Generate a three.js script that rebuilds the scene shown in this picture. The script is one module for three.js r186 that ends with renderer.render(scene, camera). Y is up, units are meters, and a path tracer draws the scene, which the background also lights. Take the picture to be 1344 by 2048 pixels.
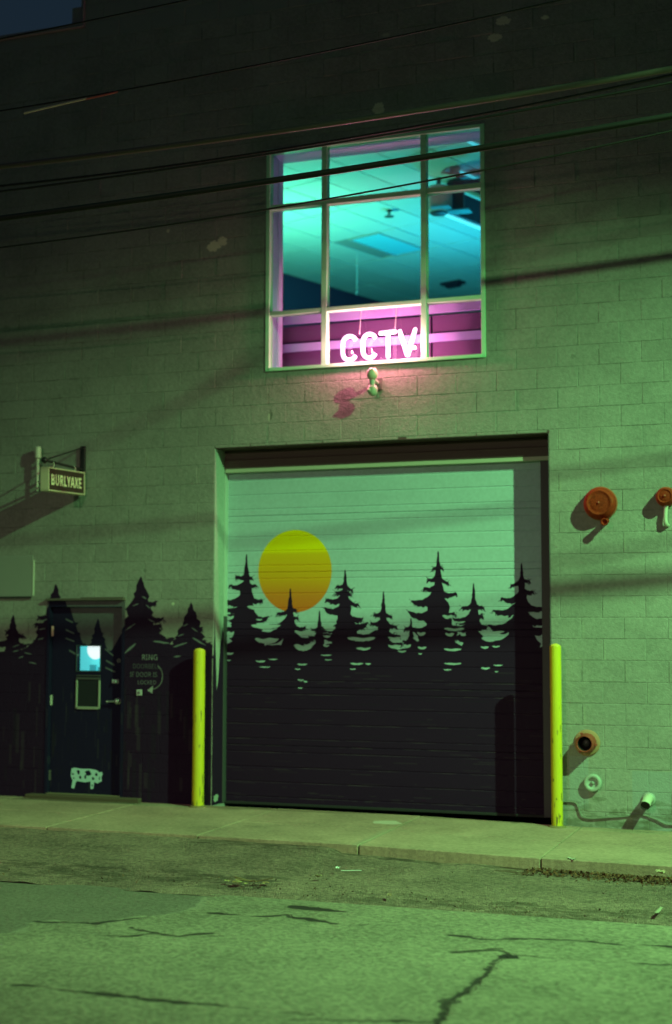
import * as THREE from 'three';
import { mergeGeometries } from 'three/addons/utils/BufferGeometryUtils.js';
import { RoundedBoxGeometry } from 'three/addons/geometries/RoundedBoxGeometry.js';

/* ---------- camera, sky, street lamp, fill lamp, exposure ---------- */
const scene = new THREE.Scene();
const camera = new THREE.PerspectiveCamera(39.6, 672 / 1024, 0.1, 600);
camera.rotation.order = 'YXZ';
camera.position.set(0, 1.76, 13.627);
camera.rotation.set(THREE.MathUtils.degToRad(4.954), THREE.MathUtils.degToRad(19.872), THREE.MathUtils.degToRad(0.1145));
camera.focus = 11; camera.userData.fStop = 0.95; // a fast lens focused a little short of the wall
camera.updateMatrixWorld(true);
const renderer = new THREE.WebGLRenderer({ antialias: true });
renderer.toneMapping = THREE.LinearToneMapping;
renderer.toneMappingExposure = 1;
renderer.shadowMap.enabled = true;

const SKY_ZENITH = [0.007, 0.018, 0.03], SKY_HORIZON = [0.056, 0.036, 0.046];
{
  const w = 128, h = 64, data = new Float32Array(w * h * 4);
  for (let y = 0; y < h; y++) for (let x = 0; x < w; x++) {
    const up = Math.max(0, Math.sin((y / (h - 1) - 0.5) * Math.PI)), i = (y * w + x) * 4;
    const k = Math.pow(1 - up, 6), n = 1 + 0.06 * Math.sin(x * 2 * Math.PI / w * 3 + y * 0.2);
    for (let c = 0; c < 3; c++) data[i + c] = (SKY_ZENITH[c] * (1 - k) + SKY_HORIZON[c] * k) * n;
    data[i + 3] = 1;
  }
  const sky = new THREE.DataTexture(data, w, h, THREE.RGBAFormat, THREE.FloatType);
  sky.mapping = THREE.EquirectangularReflectionMapping; sky.magFilter = THREE.LinearFilter; sky.wrapS = THREE.RepeatWrapping; sky.needsUpdate = true;
  scene.background = sky; scene.environment = sky;
}
// the street lamp whose green light falls on the wall from the right, and an added warm fill lamp behind the camera, cone shaped to spare the wall top
const LAMP = { at: [4.44, 8.2, 5.42], aim: [-2.79, 0.55, 2.81], color: [0.335, 1.0, 0.33], candela: 800, cone: 0.638 };
const FILL_LAMP = { at: [-6, 6.5, 24], aim: [-5, -8, 0], color: [1.0, 0.9, 0.58], candela: 330, cone: 0.593 };
const NEON = { color: [1.0, 0.22, 0.36], candela: 2.0 };

/* ---------- measured outlines of the mural, the road patch and the cracks, in metres ---------- */
const DOOR_TREES=[[[-6.056,2.622],[[2.412,[-6.175,2.387],[-6.000,2.369]],[2.335,[-6.242,2.294],[-5.945,2.291]],[2.219,[-6.332,2.132],[-5.872,2.127]],[2.107,[-6.306,2.057],0],[2.035,[-6.349,1.990],[-5.799,1.952]],[1.896,[-6.384,1.874],[-5.685,1.797]]]],
[[-5.551,2.251],[[2.060,[-5.686,1.994],[-5.486,2.028]],[1.978,[-5.757,1.868],[-5.476,1.947]],[1.895,[-5.995,1.796],[-5.379,1.843]],[1.808,0,[-5.285,1.732]]]],
[[-5.222,2.014],[[1.846,[-5.297,1.821],[-5.179,1.810]],[1.797,[-5.332,1.743],[-5.123,1.775]]]],
[[-4.940,2.440],[[2.300,[-5.026,2.271],[-4.869,2.230]],[2.246,[-5.043,2.208],[-4.865,2.180]],[2.187,[-5.142,2.133],[-4.791,2.075]],[2.090,[-5.170,2.040],0],[2.012,0,[-4.740,1.935]],[1.927,[-5.199,1.843],[-4.689,1.883]],[1.819,[-5.251,1.797],[-4.598,1.798]]]],
[[-4.520,2.211],[[2.021,[-4.625,1.975],[-4.440,1.956]],[1.937,[-4.657,1.889],[-4.384,1.853]],[1.845,[-4.786,1.761],[-4.352,1.761]],[1.745,[-4.901,1.822],[-4.328,1.683]]]],
[[-4.225,1.936],[[1.860,[-4.280,1.834],[-4.190,1.819]],[1.762,[-4.297,1.683],[-4.162,1.686]]]],
[[-3.935,2.615],[[2.487,[-3.978,2.438],[-3.905,2.440]],[2.389,[-4.042,2.327],[-3.843,2.294]],[2.291,[-4.089,2.243],0],[2.239,[-4.216,2.107],[-3.753,2.188]],[2.065,[-4.248,1.996],[-3.762,1.984]],[1.928,[-4.233,1.834],[-3.739,1.860]],[1.807,[-4.305,1.701],[-3.709,1.763]]]],
[[-3.567,2.286],[[2.099,[-3.680,2.044],[-3.476,2.043]],[2.002,[-3.786,1.927],[-3.477,1.959]],[1.927,[-3.801,1.852],[-3.417,1.855]],[1.792,[-3.786,1.763],[-3.372,1.689]]]],
[[-3.074,2.480],[[2.341,[-3.175,2.267],[-3.012,2.306]],[2.242,0,[-2.961,2.198]],[2.201,[-3.278,2.134],0],[2.120,[-3.367,2.008],[-2.851,2.040]],[2.001,[-3.420,1.860],[-2.815,1.925]],[1.882,[-3.464,1.689],[-2.795,1.852]]]]];
const DOOR_GAPS=[[-5.885,1.484,0.057,0.012],[-5.743,1.506,0.053,0.008],[-5.837,1.424,0.065,0.008],[-5.413,1.455,0.058,0.010],[-5.465,1.406,0.035,0.008],[-5.429,1.292,0.035,0.012],[-5.377,1.277,0.023,0.010],[-5.435,1.211,0.029,0.010],[-5.123,1.506,0.040,0.006],[-5.146,1.554,0.063,0.008],[-6.247,1.563,0.049,0.017],[-6.252,1.492,0.027,0.007],[-6.243,1.768,0.049,0.044],[-5.815,1.703,0.137,0.038],[-5.828,1.851,0.172,0.027],[-5.402,1.634,0.105,0.043],[-5.385,1.786,0.117,0.033],[-5.112,1.830,0.069,0.032],[-5.140,1.748,0.043,0.016],[-6.252,2.057,0.043,0.017],[-6.263,1.946,0.067,0.028],[-5.906,1.923,0.036,0.012],[-5.937,2.050,0.108,0.028],[-5.146,1.651,0.035,0.013],[-3.787,1.618,0.093,0.016],[-3.788,1.476,0.093,0.013],[-3.842,1.416,0.043,0.009],[-4.107,1.634,0.047,0.017],[-4.128,1.574,0.020,0.008],[-3.456,1.642,0.042,0.015],[-3.342,1.651,0.042,0.010],[-3.450,1.434,0.046,0.013],[-3.321,1.465,0.049,0.010],[-3.337,1.402,0.019,0.007],[-4.811,1.467,0.073,0.012],[-4.686,1.468,0.032,0.011],[-4.738,1.623,0.081,0.018],[-4.851,1.412,0.033,0.008],[-4.762,1.722,0.154,0.026],[-4.400,1.648,0.072,0.023],[-4.265,1.653,0.040,0.021],[-4.321,1.598,0.048,0.011],[-4.400,1.731,0.072,0.018],[-3.771,1.822,0.108,0.019],[-3.817,1.770,0.047,0.022],[-3.716,1.894,0.062,0.013],[-3.708,1.980,0.062,0.015],[-3.840,1.950,0.054,0.023],[-3.387,1.793,0.137,0.018],[-3.380,1.741,0.023,0.010],[-4.115,1.777,0.047,0.023],[-3.279,1.941,0.068,0.030],[-2.933,1.984,0.082,0.013],[-2.876,1.750,0.059,0.010]];
const WALL_TREES=[[[-8.722,1.978],[[1.852,[-8.804,1.781],[-8.586,1.743]],[1.749,[-8.945,1.684],[-8.531,1.647]],[1.645,[-8.972,1.547],[-8.492,1.550]]]],
[[-8.190,2.312],[[2.170,[-8.249,2.121],[-8.066,2.065]],[2.053,[-8.397,1.956],[-7.944,1.886]],[1.942,[-8.427,1.886],[-7.915,1.776]],[1.817,[-8.455,1.692],[-7.846,1.653]],[1.692,[-8.564,1.567],[-7.774,1.531]]]],
[[-7.149,2.382],[[2.183,[-7.306,2.048],[-6.966,2.103]],[2.075,[-7.331,1.926],[-6.884,1.928]],[1.953,[-7.363,1.818],[-6.903,1.865]],[1.885,[-7.392,1.696],[-6.752,1.718]],[1.750,[-7.450,1.560],[-6.714,1.645]]]],
[[-6.550,2.101],[[1.911,[-6.679,1.805],[-6.422,1.818]],[1.831,[-6.744,1.705],[-6.379,1.686]],[1.724,[-6.788,1.618],[-6.332,1.673]]]]];
const PDOOR_TREES=[[[-7.691,1.934],[[1.804,[-7.741,1.694],[-7.624,1.681]],[1.694,[-7.824,1.571],[-7.507,1.573]],[1.584,[-7.869,1.475],[-7.467,1.505]]]]];
const SNOW=[[-8.332,1.914,0.051,0.009,0.387],[-8.354,1.821,0.048,0.007,0.153],[-8.367,1.713,0.041,0.007,0.232],[-8.047,1.913,0.043,0.008,-0.385],[-8.037,1.794,0.051,0.007,-0.383],[-8.035,1.705,0.050,0.007,-0.303],[-7.988,1.564,0.053,0.009,-0.458],[-7.103,2.157,0.031,0.009,-0.479],[-7.205,2.080,0.040,0.007,0.310],[-7.056,2.060,0.034,0.008,-0.641],[-7.013,1.909,0.046,0.007,-0.394],[-7.263,1.845,0.071,0.007,0.561],[-6.893,1.681,0.098,0.013,-0.121],[-7.265,1.613,0.087,0.013,0.684],[-6.613,1.863,0.032,0.007,0.399],[-6.507,1.815,0.044,0.007,-0.560],[-6.664,1.757,0.039,0.007,0.320],[-6.673,1.655,0.084,0.011,0.289],[-6.454,1.691,0.091,0.011,-0.476],[-6.705,1.533,0.045,0.009,0.133],[-8.465,1.450,0.049,0.007,-0.173],[-8.523,1.554,0.049,0.007,-0.205],[-8.677,1.580,0.041,0.007,0.233],[-8.611,1.512,0.034,0.007,0.312],[-8.678,1.636,0.050,0.005,0.310],[-7.533,1.458,0.052,0.008,-0.460],[-7.532,1.384,0.058,0.008,-0.379],[-7.550,1.573,0.058,0.007,-0.627]];
const PATCH= [[-6.27,3.95],[-5.94,3.82],[-5.48,3.72],[-5.05,3.56],[-4.67,3.70],[-4.56,3.95],[-4.38,4.43],[-4.38,4.66],[-4.49,4.90],[-4.64,5.03],[-4.70,5.24],[-4.75,5.31],[-5.03,5.31],[-5.16,5.36],[-5.08,5.66],[-5.11,5.72]]
const CRACKS=[[[-4.20,4.70],[-4.04,4.70],[-3.87,4.71],[-3.76,4.65],[-3.69,4.57],[-3.57,4.66],[-3.41,4.68],[-3.27,4.73],[-3.07,4.72]],
[[-3.77,4.26],[-3.65,4.30],[-3.52,4.32],[-3.38,4.36]],
[[-2.46,4.83],[-2.32,4.83],[-2.21,4.89],[-2.11,4.82],[-1.91,4.75],[-1.71,4.70],[-1.50,4.73],[-1.21,4.69],[-1.07,4.67]],
[[-2.31,5.27],[-2.20,5.23],[-2.06,5.13],[-1.99,5.22],[-1.92,5.24],[-1.71,5.23],[-1.42,5.23],[-1.15,5.18],[-1.02,5.16]],
[[-2.00,5.24],[-2.01,5.51],[-2.00,5.77],[-1.98,6.01],[-2.01,6.25],[-2.03,6.42],[-2.00,6.61],[-1.98,6.88]],
[[-4.33,6.91],[-4.16,6.89],[-4.02,6.91],[-3.74,6.90],[-3.43,6.92],[-3.16,6.91],[-2.88,6.91],[-2.61,6.90]],
[[-2.67,7.03],[-2.34,6.94],[-1.99,6.84]],
[[-5.17,5.36],[-5.07,5.35],[-4.91,5.30],[-4.75,5.31],[-4.69,5.18],[-4.55,4.98]],
[[-4.54,5.60],[-4.35,5.56],[-4.26,5.43],[-4.09,5.46],[-3.92,5.30]],
[[-2.32,5.29],[-2.19,5.22],[-2.07,5.09]],
[[-4.48,5.31],[-4.07,5.48],[-3.79,5.35]]];

/* ---------- helpers ---------- */
function rng(seed) { let s = seed >>> 0; return () => { s = (s + 0x6d2b79f5) | 0; let t = Math.imul(s ^ (s >>> 15), 1 | s); t = (t + Math.imul(t ^ (t >>> 7), 61 | t)) ^ t; return ((t ^ (t >>> 14)) >>> 0) / 4294967296; }; }
const used = new Map();
function numbered(n) { const k = used.get(n) || 0; used.set(n, k + 1); return k ? n + '_' + String(k).padStart(3, '0') : n; }
function tag(o, label, category, group) { o.userData.label = label; o.userData.category = category; if (group) o.userData.group = group; return o; }
function thing(name, label, category, pos = [0, 0, 0], group) {
  const o = new THREE.Group(); o.name = numbered(name); o.position.set(...pos); scene.add(o); return tag(o, label, category, group);
}
function mesh(name, geo, mat, parent) { const m = new THREE.Mesh(geo, mat); m.name = name; m.castShadow = m.receiveShadow = true; if (parent) parent.add(m); return m; }
function topMesh(name, geo, mat, label, category, group) { const m = mesh(numbered(name), geo, mat, scene); return tag(m, label, category, group); }
function structure(o) { o.userData.kind = 'structure'; return o; }
const box = (x0, x1, y0, y1, z0, z1) => new THREE.BoxGeometry(x1 - x0, y1 - y0, z1 - z0).translate((x0 + x1) / 2, (y0 + y1) / 2, (z0 + z1) / 2);
function rbox(x0, x1, y0, y1, z0, z1, r = 0.004) { return new RoundedBoxGeometry(x1 - x0, y1 - y0, z1 - z0, 2, r).translate((x0 + x1) / 2, (y0 + y1) / 2, (z0 + z1) / 2); }
function bar(a, b, r, seg = 8) {                                    // round bar between two points
  const A = new THREE.Vector3(...a), B = new THREE.Vector3(...b), d = B.clone().sub(A), g = new THREE.CylinderGeometry(r, r, d.length(), seg);
  g.applyQuaternion(new THREE.Quaternion().setFromUnitVectors(new THREE.Vector3(0, 1, 0), d.clone().normalize()));
  return g.translate(...A.clone().add(B).multiplyScalar(0.5).toArray());
}
const tube = (pts, r, n = 24, seg = 8) => new THREE.TubeGeometry(new THREE.CatmullRomCurve3(pts.map((p) => new THREE.Vector3(...p))), n, r, seg);
const lathe = (prof, n = 32) => new THREE.LatheGeometry(prof.map((p) => new THREE.Vector2(p[0], p[1])), n);
const alongZ = (g) => g.rotateX(Math.PI / 2);                       // a lathe about y becomes one about z, y -> z
const merge = (l) => mergeGeometries(l.map((g) => { const q = g.index ? g.toNonIndexed() : g; for (const k of Object.keys(q.attributes)) if (!['position', 'normal', 'uv'].includes(k)) q.deleteAttribute(k); return q; }));
function uvPlane(g, x0, y0, w, h, ax = 'x', ay = 'y') {              // uv in a metric rectangle of two of the axes
  const p = g.attributes.position, uv = new Float32Array(p.count * 2), get = { x: 'getX', y: 'getY', z: 'getZ' };
  for (let i = 0; i < p.count; i++) { uv[i * 2] = (p[get[ax]](i) - x0) / w; uv[i * 2 + 1] = (p[get[ay]](i) - y0) / h; }
  g.setAttribute('uv', new THREE.BufferAttribute(uv, 2)); return g;
}
const std = (rgb, rough = 0.85, more = {}) => { const { rgbEm, ...rest } = more; const m = new THREE.MeshStandardMaterial({ roughness: rough, metalness: 0, ...rest }); m.color.setRGB(...rgb); if (rgbEm) m.emissive.setRGB(...rgbEm); return m; };
const s8 = (l) => Math.round(255 * Math.min(1, Math.max(0, l <= 0.0031308 ? l * 12.92 : 1.055 * Math.pow(l, 1 / 2.4) - 0.055)));
const css = (rgb, a = 1) => `rgba(${s8(rgb[0])},${s8(rgb[1])},${s8(rgb[2])},${a})`;

// value noise that tiles with the given period
function makeNoise(seed, period) {
  const r = rng(seed), t = new Float32Array(period * period); for (let i = 0; i < t.length; i++) t[i] = r();
  return (x, y) => {
    const xi = Math.floor(x), yi = Math.floor(y), fx = x - xi, fy = y - yi, u = fx * fx * (3 - 2 * fx), v = fy * fy * (3 - 2 * fy);
    const m = (a) => ((a % period) + period) % period, a0 = m(xi), a1 = m(xi + 1), b0 = m(yi) * period, b1 = m(yi + 1) * period;
    return (t[b0 + a0] * (1 - u) + t[b0 + a1] * u) * (1 - v) + (t[b1 + a0] * (1 - u) + t[b1 + a1] * u) * v;
  };
}
const n64 = makeNoise(11, 64), n64b = makeNoise(12, 64), n256 = makeNoise(13, 256);
// a tiling height map of a rough painted or mineral surface
function bumpTexture(size, cells, weights, seed) {
  const ns = cells.map((c, i) => makeNoise(seed + i, c)), data = new Uint8Array(size * size * 4);
  for (let y = 0; y < size; y++) for (let x = 0; x < size; x++) {
    let v = 0, s = 0; cells.forEach((c, i) => { v += weights[i] * ns[i](x / size * c, y / size * c); s += weights[i]; });
    const k = Math.round(255 * v / s), o = (y * size + x) * 4; data[o] = data[o + 1] = data[o + 2] = k; data[o + 3] = 255;
  }
  const t = new THREE.DataTexture(data, size, size); t.wrapS = t.wrapT = THREE.RepeatWrapping; t.magFilter = THREE.LinearFilter; t.needsUpdate = true; return t;
}
const ROUGH = bumpTexture(512, [8, 32, 96, 256], [0.5, 0.8, 1, 1], 40), GRIT = bumpTexture(512, [6, 40, 128, 256], [0.6, 0.7, 1.2, 1.4], 50);
function dull(rough, more) { return new THREE.MeshPhysicalMaterial({ roughness: rough, specularIntensity: 0.2, ...more }); }
const withRepeat = (t, u, v) => { const c = t.clone(); c.repeat.set(u, v); c.needsUpdate = true; return c; };

// a canvas that stands for a metric rectangle; px / py turn metres into pixels
function sheet(w, h, x0, x1, y0, y1, base, grain, blotch, seed) {
  const cv = document.createElement('canvas'); cv.width = w; cv.height = h;
  const g = cv.getContext('2d'), img = g.createImageData(w, h), r = rng(seed), W = x1 - x0, H = y1 - y0;
  for (let y = 0; y < h; y++) for (let x = 0; x < w; x++) {
    const mx = x / w * W, my = y / h * H;
    const k = 1 + blotch * ((n64(mx * 1.3, my * 1.3) - 0.5) + (n64b(mx * 4.1, my * 4.1) - 0.5) * 0.8) + grain * ((n256(mx * 45, my * 45) - 0.5) + (r() - 0.5) * 0.9);
    const o = (y * w + x) * 4; for (let c = 0; c < 3; c++) img.data[o + c] = s8(base[c] * Math.max(0.1, k)); img.data[o + 3] = 255;
  }
  g.putImageData(img, 0, 0);
  return { cv, g, px: (x) => (x - x0) / W * w, py: (y) => (y1 - y) / H * h, sx: w / W, sy: h / H, x0, x1, y0, y1 };
}
function toTexture(cv, wrap = THREE.ClampToEdgeWrapping) { const t = new THREE.CanvasTexture(cv); t.colorSpace = THREE.SRGBColorSpace; t.wrapS = t.wrapT = wrap; t.magFilter = THREE.LinearFilter; t.anisotropy = 8; return t; }
function poly(s, pts, fill) { s.g.fillStyle = fill; s.g.beginPath(); pts.forEach((p, i) => (i ? s.g.lineTo(s.px(p[0]), s.py(p[1])) : s.g.moveTo(s.px(p[0]), s.py(p[1])))); s.g.closePath(); s.g.fill(); }
function ragged(s, cx, cy, rx, ry, fill, seed, n = 26, rough = 0.35) { // a blot with an uneven outline
  const r = rng(seed), pts = []; for (let i = 0; i < n; i++) { const a = i / n * Math.PI * 2, k = 1 - rough * r(); pts.push([cx + Math.cos(a) * rx * k, cy + Math.sin(a) * ry * k]); }
  poly(s, pts, fill);
}
// a painted spruce: spire, ragged drooping boughs, body
function spruce(s, tree, fill, seed, base, cone = 0) {
  const r = rng(seed), [apex, tiers] = tree, [ax, ay] = apex;
  const half = (y) => { const d = ay - y; return cone ? 0.006 + d * cone : 0.006 + 0.085 * d + 0.15 * d * d; };
  const left = [], right = [];
  for (let k = 0; k <= 26; k++) { const y = ay - (ay - base) * Math.pow(k / 26, 1.2), w = half(y) * (0.72 + 0.5 * r()), v = half(y) * (0.72 + 0.5 * r()); left.push([ax - (k ? w : 0.003), y]); right.unshift([ax + (k ? v : 0.003), y]); }
  poly(s, [...left, ...right], fill);
  for (const [y, L, R] of tiers) for (const tip of [L, R]) if (tip) {
    const dx = tip[0] - ax, dy = tip[1] - y, n = 12, top = [], under = [], reach = Math.abs(dx), th = Math.max(0.03, reach * 0.22), end = 0.009 + reach * 0.05;
    const path = (f) => dy * Math.pow(f, 0.8) - reach * 0.2 * Math.sin(f * Math.PI);
    for (let k = 0; k <= n; k++) {
      const f = k / n, x = ax + dx * f, q = 1 - f;
      top.push([x, y + path(f) + th * 0.6 * q + end * 0.5 + (r() - 0.5) * 0.012]);
      under.unshift([x + (r() - 0.5) * 0.01, y + path(f) - th * q - end * (f > 0.97 ? 0.1 : 0.6 + 0.9 * r())]);
    }
    top.push([ax + dx * 1.05, y + path(1) + (dy < -0.02 ? -0.01 : 0.012)]);
    poly(s, [...top, ...under], fill);
    s.g.strokeStyle = fill; s.g.lineCap = 'round'; for (let k = 0; k < 7; k++) { const f = 0.5 + 0.52 * r(), x = ax + dx * f, yy = y + path(f), g = Math.sign(dx); s.g.lineWidth = 1.2 + 1.6 * r(); s.g.beginPath(); s.g.moveTo(s.px(x), s.py(yy)); s.g.lineTo(s.px(x + g * (0.02 + 0.025 * r())), s.py(yy + (r() < 0.35 ? 0.02 : -0.03) * (0.5 + r()))); s.g.stroke(); }
    for (let k = 0; k < 5; k++) { const f = 0.25 + 0.72 * r(), x = ax + dx * f, yy = y + path(f), g = Math.sign(dx); poly(s, [[x - 0.02, yy + 0.006], [x + g * (0.016 + 0.02 * r()), yy - end - 0.008 - 0.02 * r()], [x + 0.022, yy + 0.004]], fill); }
  }
}
/* ---------- the wall: paint, mural, blocks ---------- */
const WALL = [0.262, 0.268, 0.24], DARK = [0.021, 0.008, 0.028], NAVY = [0.012, 0.009, 0.032];
const WX0 = -9.4, WX1 = -0.9, WY0 = 0, WY1 = 8.5;
const wallSheet = sheet(2048, 2048, WX0, WX1, WY0, WY1, WALL, 0.2, 0.2, 21);
{
  const s = wallSheet, r = rng(5);
  // rain runs and scuffs in the paint
  for (let i = 0; i < 26; i++) { const x = WX0 + r() * 8.5, y = 1.5 + r() * 6.5, l = 0.2 + r() * 0.7; s.g.strokeStyle = css([0.16, 0.18, 0.16], 0.16 + 0.12 * r()); s.g.lineWidth = 1 + r() * 2.5; s.g.beginPath(); s.g.moveTo(s.px(x), s.py(y)); s.g.lineTo(s.px(x + (r() - 0.5) * 0.03), s.py(y - l)); s.g.stroke(); }
  for (let i = 0; i < 34; i++) ragged(s, WX0 + r() * 8.5, 0.5 + r() * 8, 0.01 + r() * 0.03, 0.008 + r() * 0.02, css([0.13, 0.14, 0.12], 0.45), i + 70, 12);
  for (let k = 0; k < 44; k++) {                                      // dirt and hairline cracks in the joints, pale roller smears beside them
    const y = 0.104 + 0.2032 * k, off = 0.0085 + (k % 2 ? 0.2032 : 0);
    for (let i = -24; i < -1; i++) {
      const x = off + i * 0.4064;
      if (r() < 0.42) { s.g.fillStyle = css([0.07, 0.07, 0.055], 0.25 + 0.5 * r()); const l = 0.08 + 0.12 * r(); s.g.fillRect(s.px(x) - 0.6, s.py(y + l), 1.4, l * s.sy); }
      if (r() < 0.5) { s.g.fillStyle = css([0.07, 0.07, 0.055], 0.2 + 0.4 * r()); const l = 0.1 + 0.28 * r(); s.g.fillRect(s.px(x + 0.1 * r()), s.py(y) - 0.6, l * s.sx, 1.3); }
      if (r() < 0.16) { s.g.fillStyle = css([0.33, 0.35, 0.27], 0.3 + 0.35 * r()); const l = 0.06 + 0.14 * r(); s.g.fillRect(s.px(x + 0.006 + 0.01 * r()), s.py(y + l + 0.03 * r()), 1.5 + 3 * r(), l * s.sy); }
      if (r() < 0.1) { s.g.fillStyle = css(r() < 0.5 ? [0.22, 0.225, 0.2] : [0.3, 0.31, 0.275], 0.35); s.g.fillRect(s.px(x + 0.01), s.py(y + 0.195), 0.388 * s.sx, 0.188 * s.sy); }
    }
  }
  // bare pale spots where the paint has come off
  const pale = css([0.62, 0.6, 0.45]);
  ragged(s, -6.325, 5.925, 0.10, 0.075, pale, 1, 22, 0.5); ragged(s, -6.225, 5.965, 0.065, 0.06, pale, 2); ragged(s, -6.28, 5.94, 0.06, 0.03, pale, 3); ragged(s, -6.876, 6.139, 0.022, 0.026, pale, 4);
  ragged(s, -4.466, 7.204, 0.075, 0.08, pale, 5); ragged(s, -4.493, 7.115, 0.04, 0.022, pale, 6);
  ragged(s, -3.142, 7.946, 0.085, 0.055, pale, 7); ragged(s, -3.226, 7.786, 0.085, 0.05, pale, 8); ragged(s, -4.383, 7.981, 0.05, 0.025, css([0.4, 0.4, 0.32]), 9); ragged(s, -2.714, 7.918, 0.05, 0.025, pale, 10);
  ragged(s, -5.655, 4.05, 0.025, 0.07, css([0.14, 0.16, 0.13]), 12, 18, 0.5); ragged(s, -5.672, 4.03, 0.012, 0.05, css([0.42, 0.46, 0.36]), 13);
  ragged(s, -6.76, 2.09, 0.02, 0.02, css([0.5, 0.55, 0.4]), 14);
  // repainted oblong at the foot of the right-hand wall, grime along the bottom
  s.g.fillStyle = css([0.27, 0.31, 0.31], 0.75); s.g.fillRect(s.px(-2.56), s.py(0.62), s.px(-2.38) - s.px(-2.56), s.py(0.13) - s.py(0.62)); s.g.fillRect(s.px(-1.97), s.py(0.5), s.px(-1.4) - s.px(-1.97), s.py(0.0) - s.py(0.5));
  for (let i = 0; i < 90; i++) ragged(s, -2.7 + r() * 1.8, r() * r() * 0.28, 0.03 + r() * 0.12, 0.01 + r() * 0.035, css([0.11, 0.12, 0.085], 0.3), 200 + i, 14, 0.6);
  for (let i = 0; i < 60; i++) ragged(s, -9.2 + r() * 3, r() * r() * 0.2, 0.02 + r() * 0.08, 0.008 + r() * 0.025, css([0.12, 0.1, 0.07], 0.5), 320 + i, 14, 0.6);
  // the forest: a dark band with trees rising out of it
  const d = css(DARK), pts = [[-9.4, 0], [-9.4, 1.45]]; for (let k = 0; k <= 60; k++) { const x = -9.4 + k / 60 * 3.1; pts.push([x, 1.56 + 0.06 * n64(x * 9, 3) + (x > -7.4 ? 0.06 : 0)]); } pts.push([-6.3, 1.64], [-6.3, 0]);
  poly(s, pts, d);
  WALL_TREES.forEach((t, i) => spruce(s, t, d, 400 + i, 1.5, [0.3, 0.42, 0.4, 0.42][i]));
  spruce(s, [[-9.15, 1.9], [[1.72, [-9.3, 1.6], [-9.0, 1.58]]]], d, 410, 1.5, 0.35);
  // the band was rolled on: streaks of thinner coat
  for (let i = 0; i < 120; i++) { const x = -9.4 + r() * 3.1, y = 0.1 + r() * 1.2; s.g.fillStyle = css(r() < 0.5 ? [0.045, 0.034, 0.046] : [0.02, 0.014, 0.026], 0.5); s.g.fillRect(s.px(x), s.py(y), 2 + r() * 9, 20 + r() * 90); }
  for (const [x, y, l, t, a] of SNOW) if (x < -6.35) { const c = Math.cos(a), q = Math.sin(a), p = [], n = 6; for (let k = 0; k <= n; k++) { const f = k / n * 2 - 1, w = t * (1 - f * f * 0.7) * (0.7 + 0.6 * r()); p.push([x + c * l * f - q * w, y + q * l * f + c * w]); } for (let k = n; k >= 0; k--) { const f = k / n * 2 - 1, w = t * (1 - f * f * 0.7) * (0.5 + 0.6 * r()); p.push([x + c * l * f + q * w, y + q * l * f - c * w]); } poly(s, p, css([0.17, 0.2, 0.19], 0.9)); }
  // chalked note by the door
  s.g.fillStyle = css([0.26, 0.28, 0.26]); s.g.textAlign = 'center';
  const say = (t, x, y, hgt) => { s.g.font = `${Math.round(hgt * s.sy * 1.35)}px sans-serif`; s.g.fillText(t, s.px(x), s.py(y - hgt / 2)); };
  say('RING', -7.03, 1.526, 0.062); s.g.fillStyle = css([0.1, 0.11, 0.11]); say('DOORBELL', -7.07, 1.43, 0.05); s.g.fillStyle = css([0.16, 0.18, 0.17]); say('IF DOOR IS', -7.1, 1.343, 0.05); s.g.fillStyle = css([0.19, 0.21, 0.2]); say('LOCKED', -7.06, 1.258, 0.045);
  s.g.strokeStyle = css([0.17, 0.18, 0.17]); s.g.lineWidth = 2.6; s.g.beginPath(); s.g.moveTo(s.px(-6.93), s.py(1.43)); s.g.bezierCurveTo(s.px(-6.84), s.py(1.37), s.px(-6.86), s.py(1.2), s.px(-7.0), s.py(1.185)); s.g.stroke();
  poly(s, [[-7.055, 1.172], [-6.985, 1.225], [-6.99, 1.14]], css([0.3, 0.32, 0.3]));
}
const wallMap = toTexture(wallSheet.cv, THREE.MirroredRepeatWrapping);
const wallPaint = dull(0.8, { map: wallMap, bumpMap: withRepeat(ROUGH, 10, 10), bumpScale: 0.0055 });
const plainPaint = std(WALL, 0.78, { bumpMap: ROUGH, bumpScale: 0.004 });

const building = thing('block_building', 'two-storey building of grey painted concrete blocks with forest mural, roller door and lit upper window', 'building');
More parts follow.
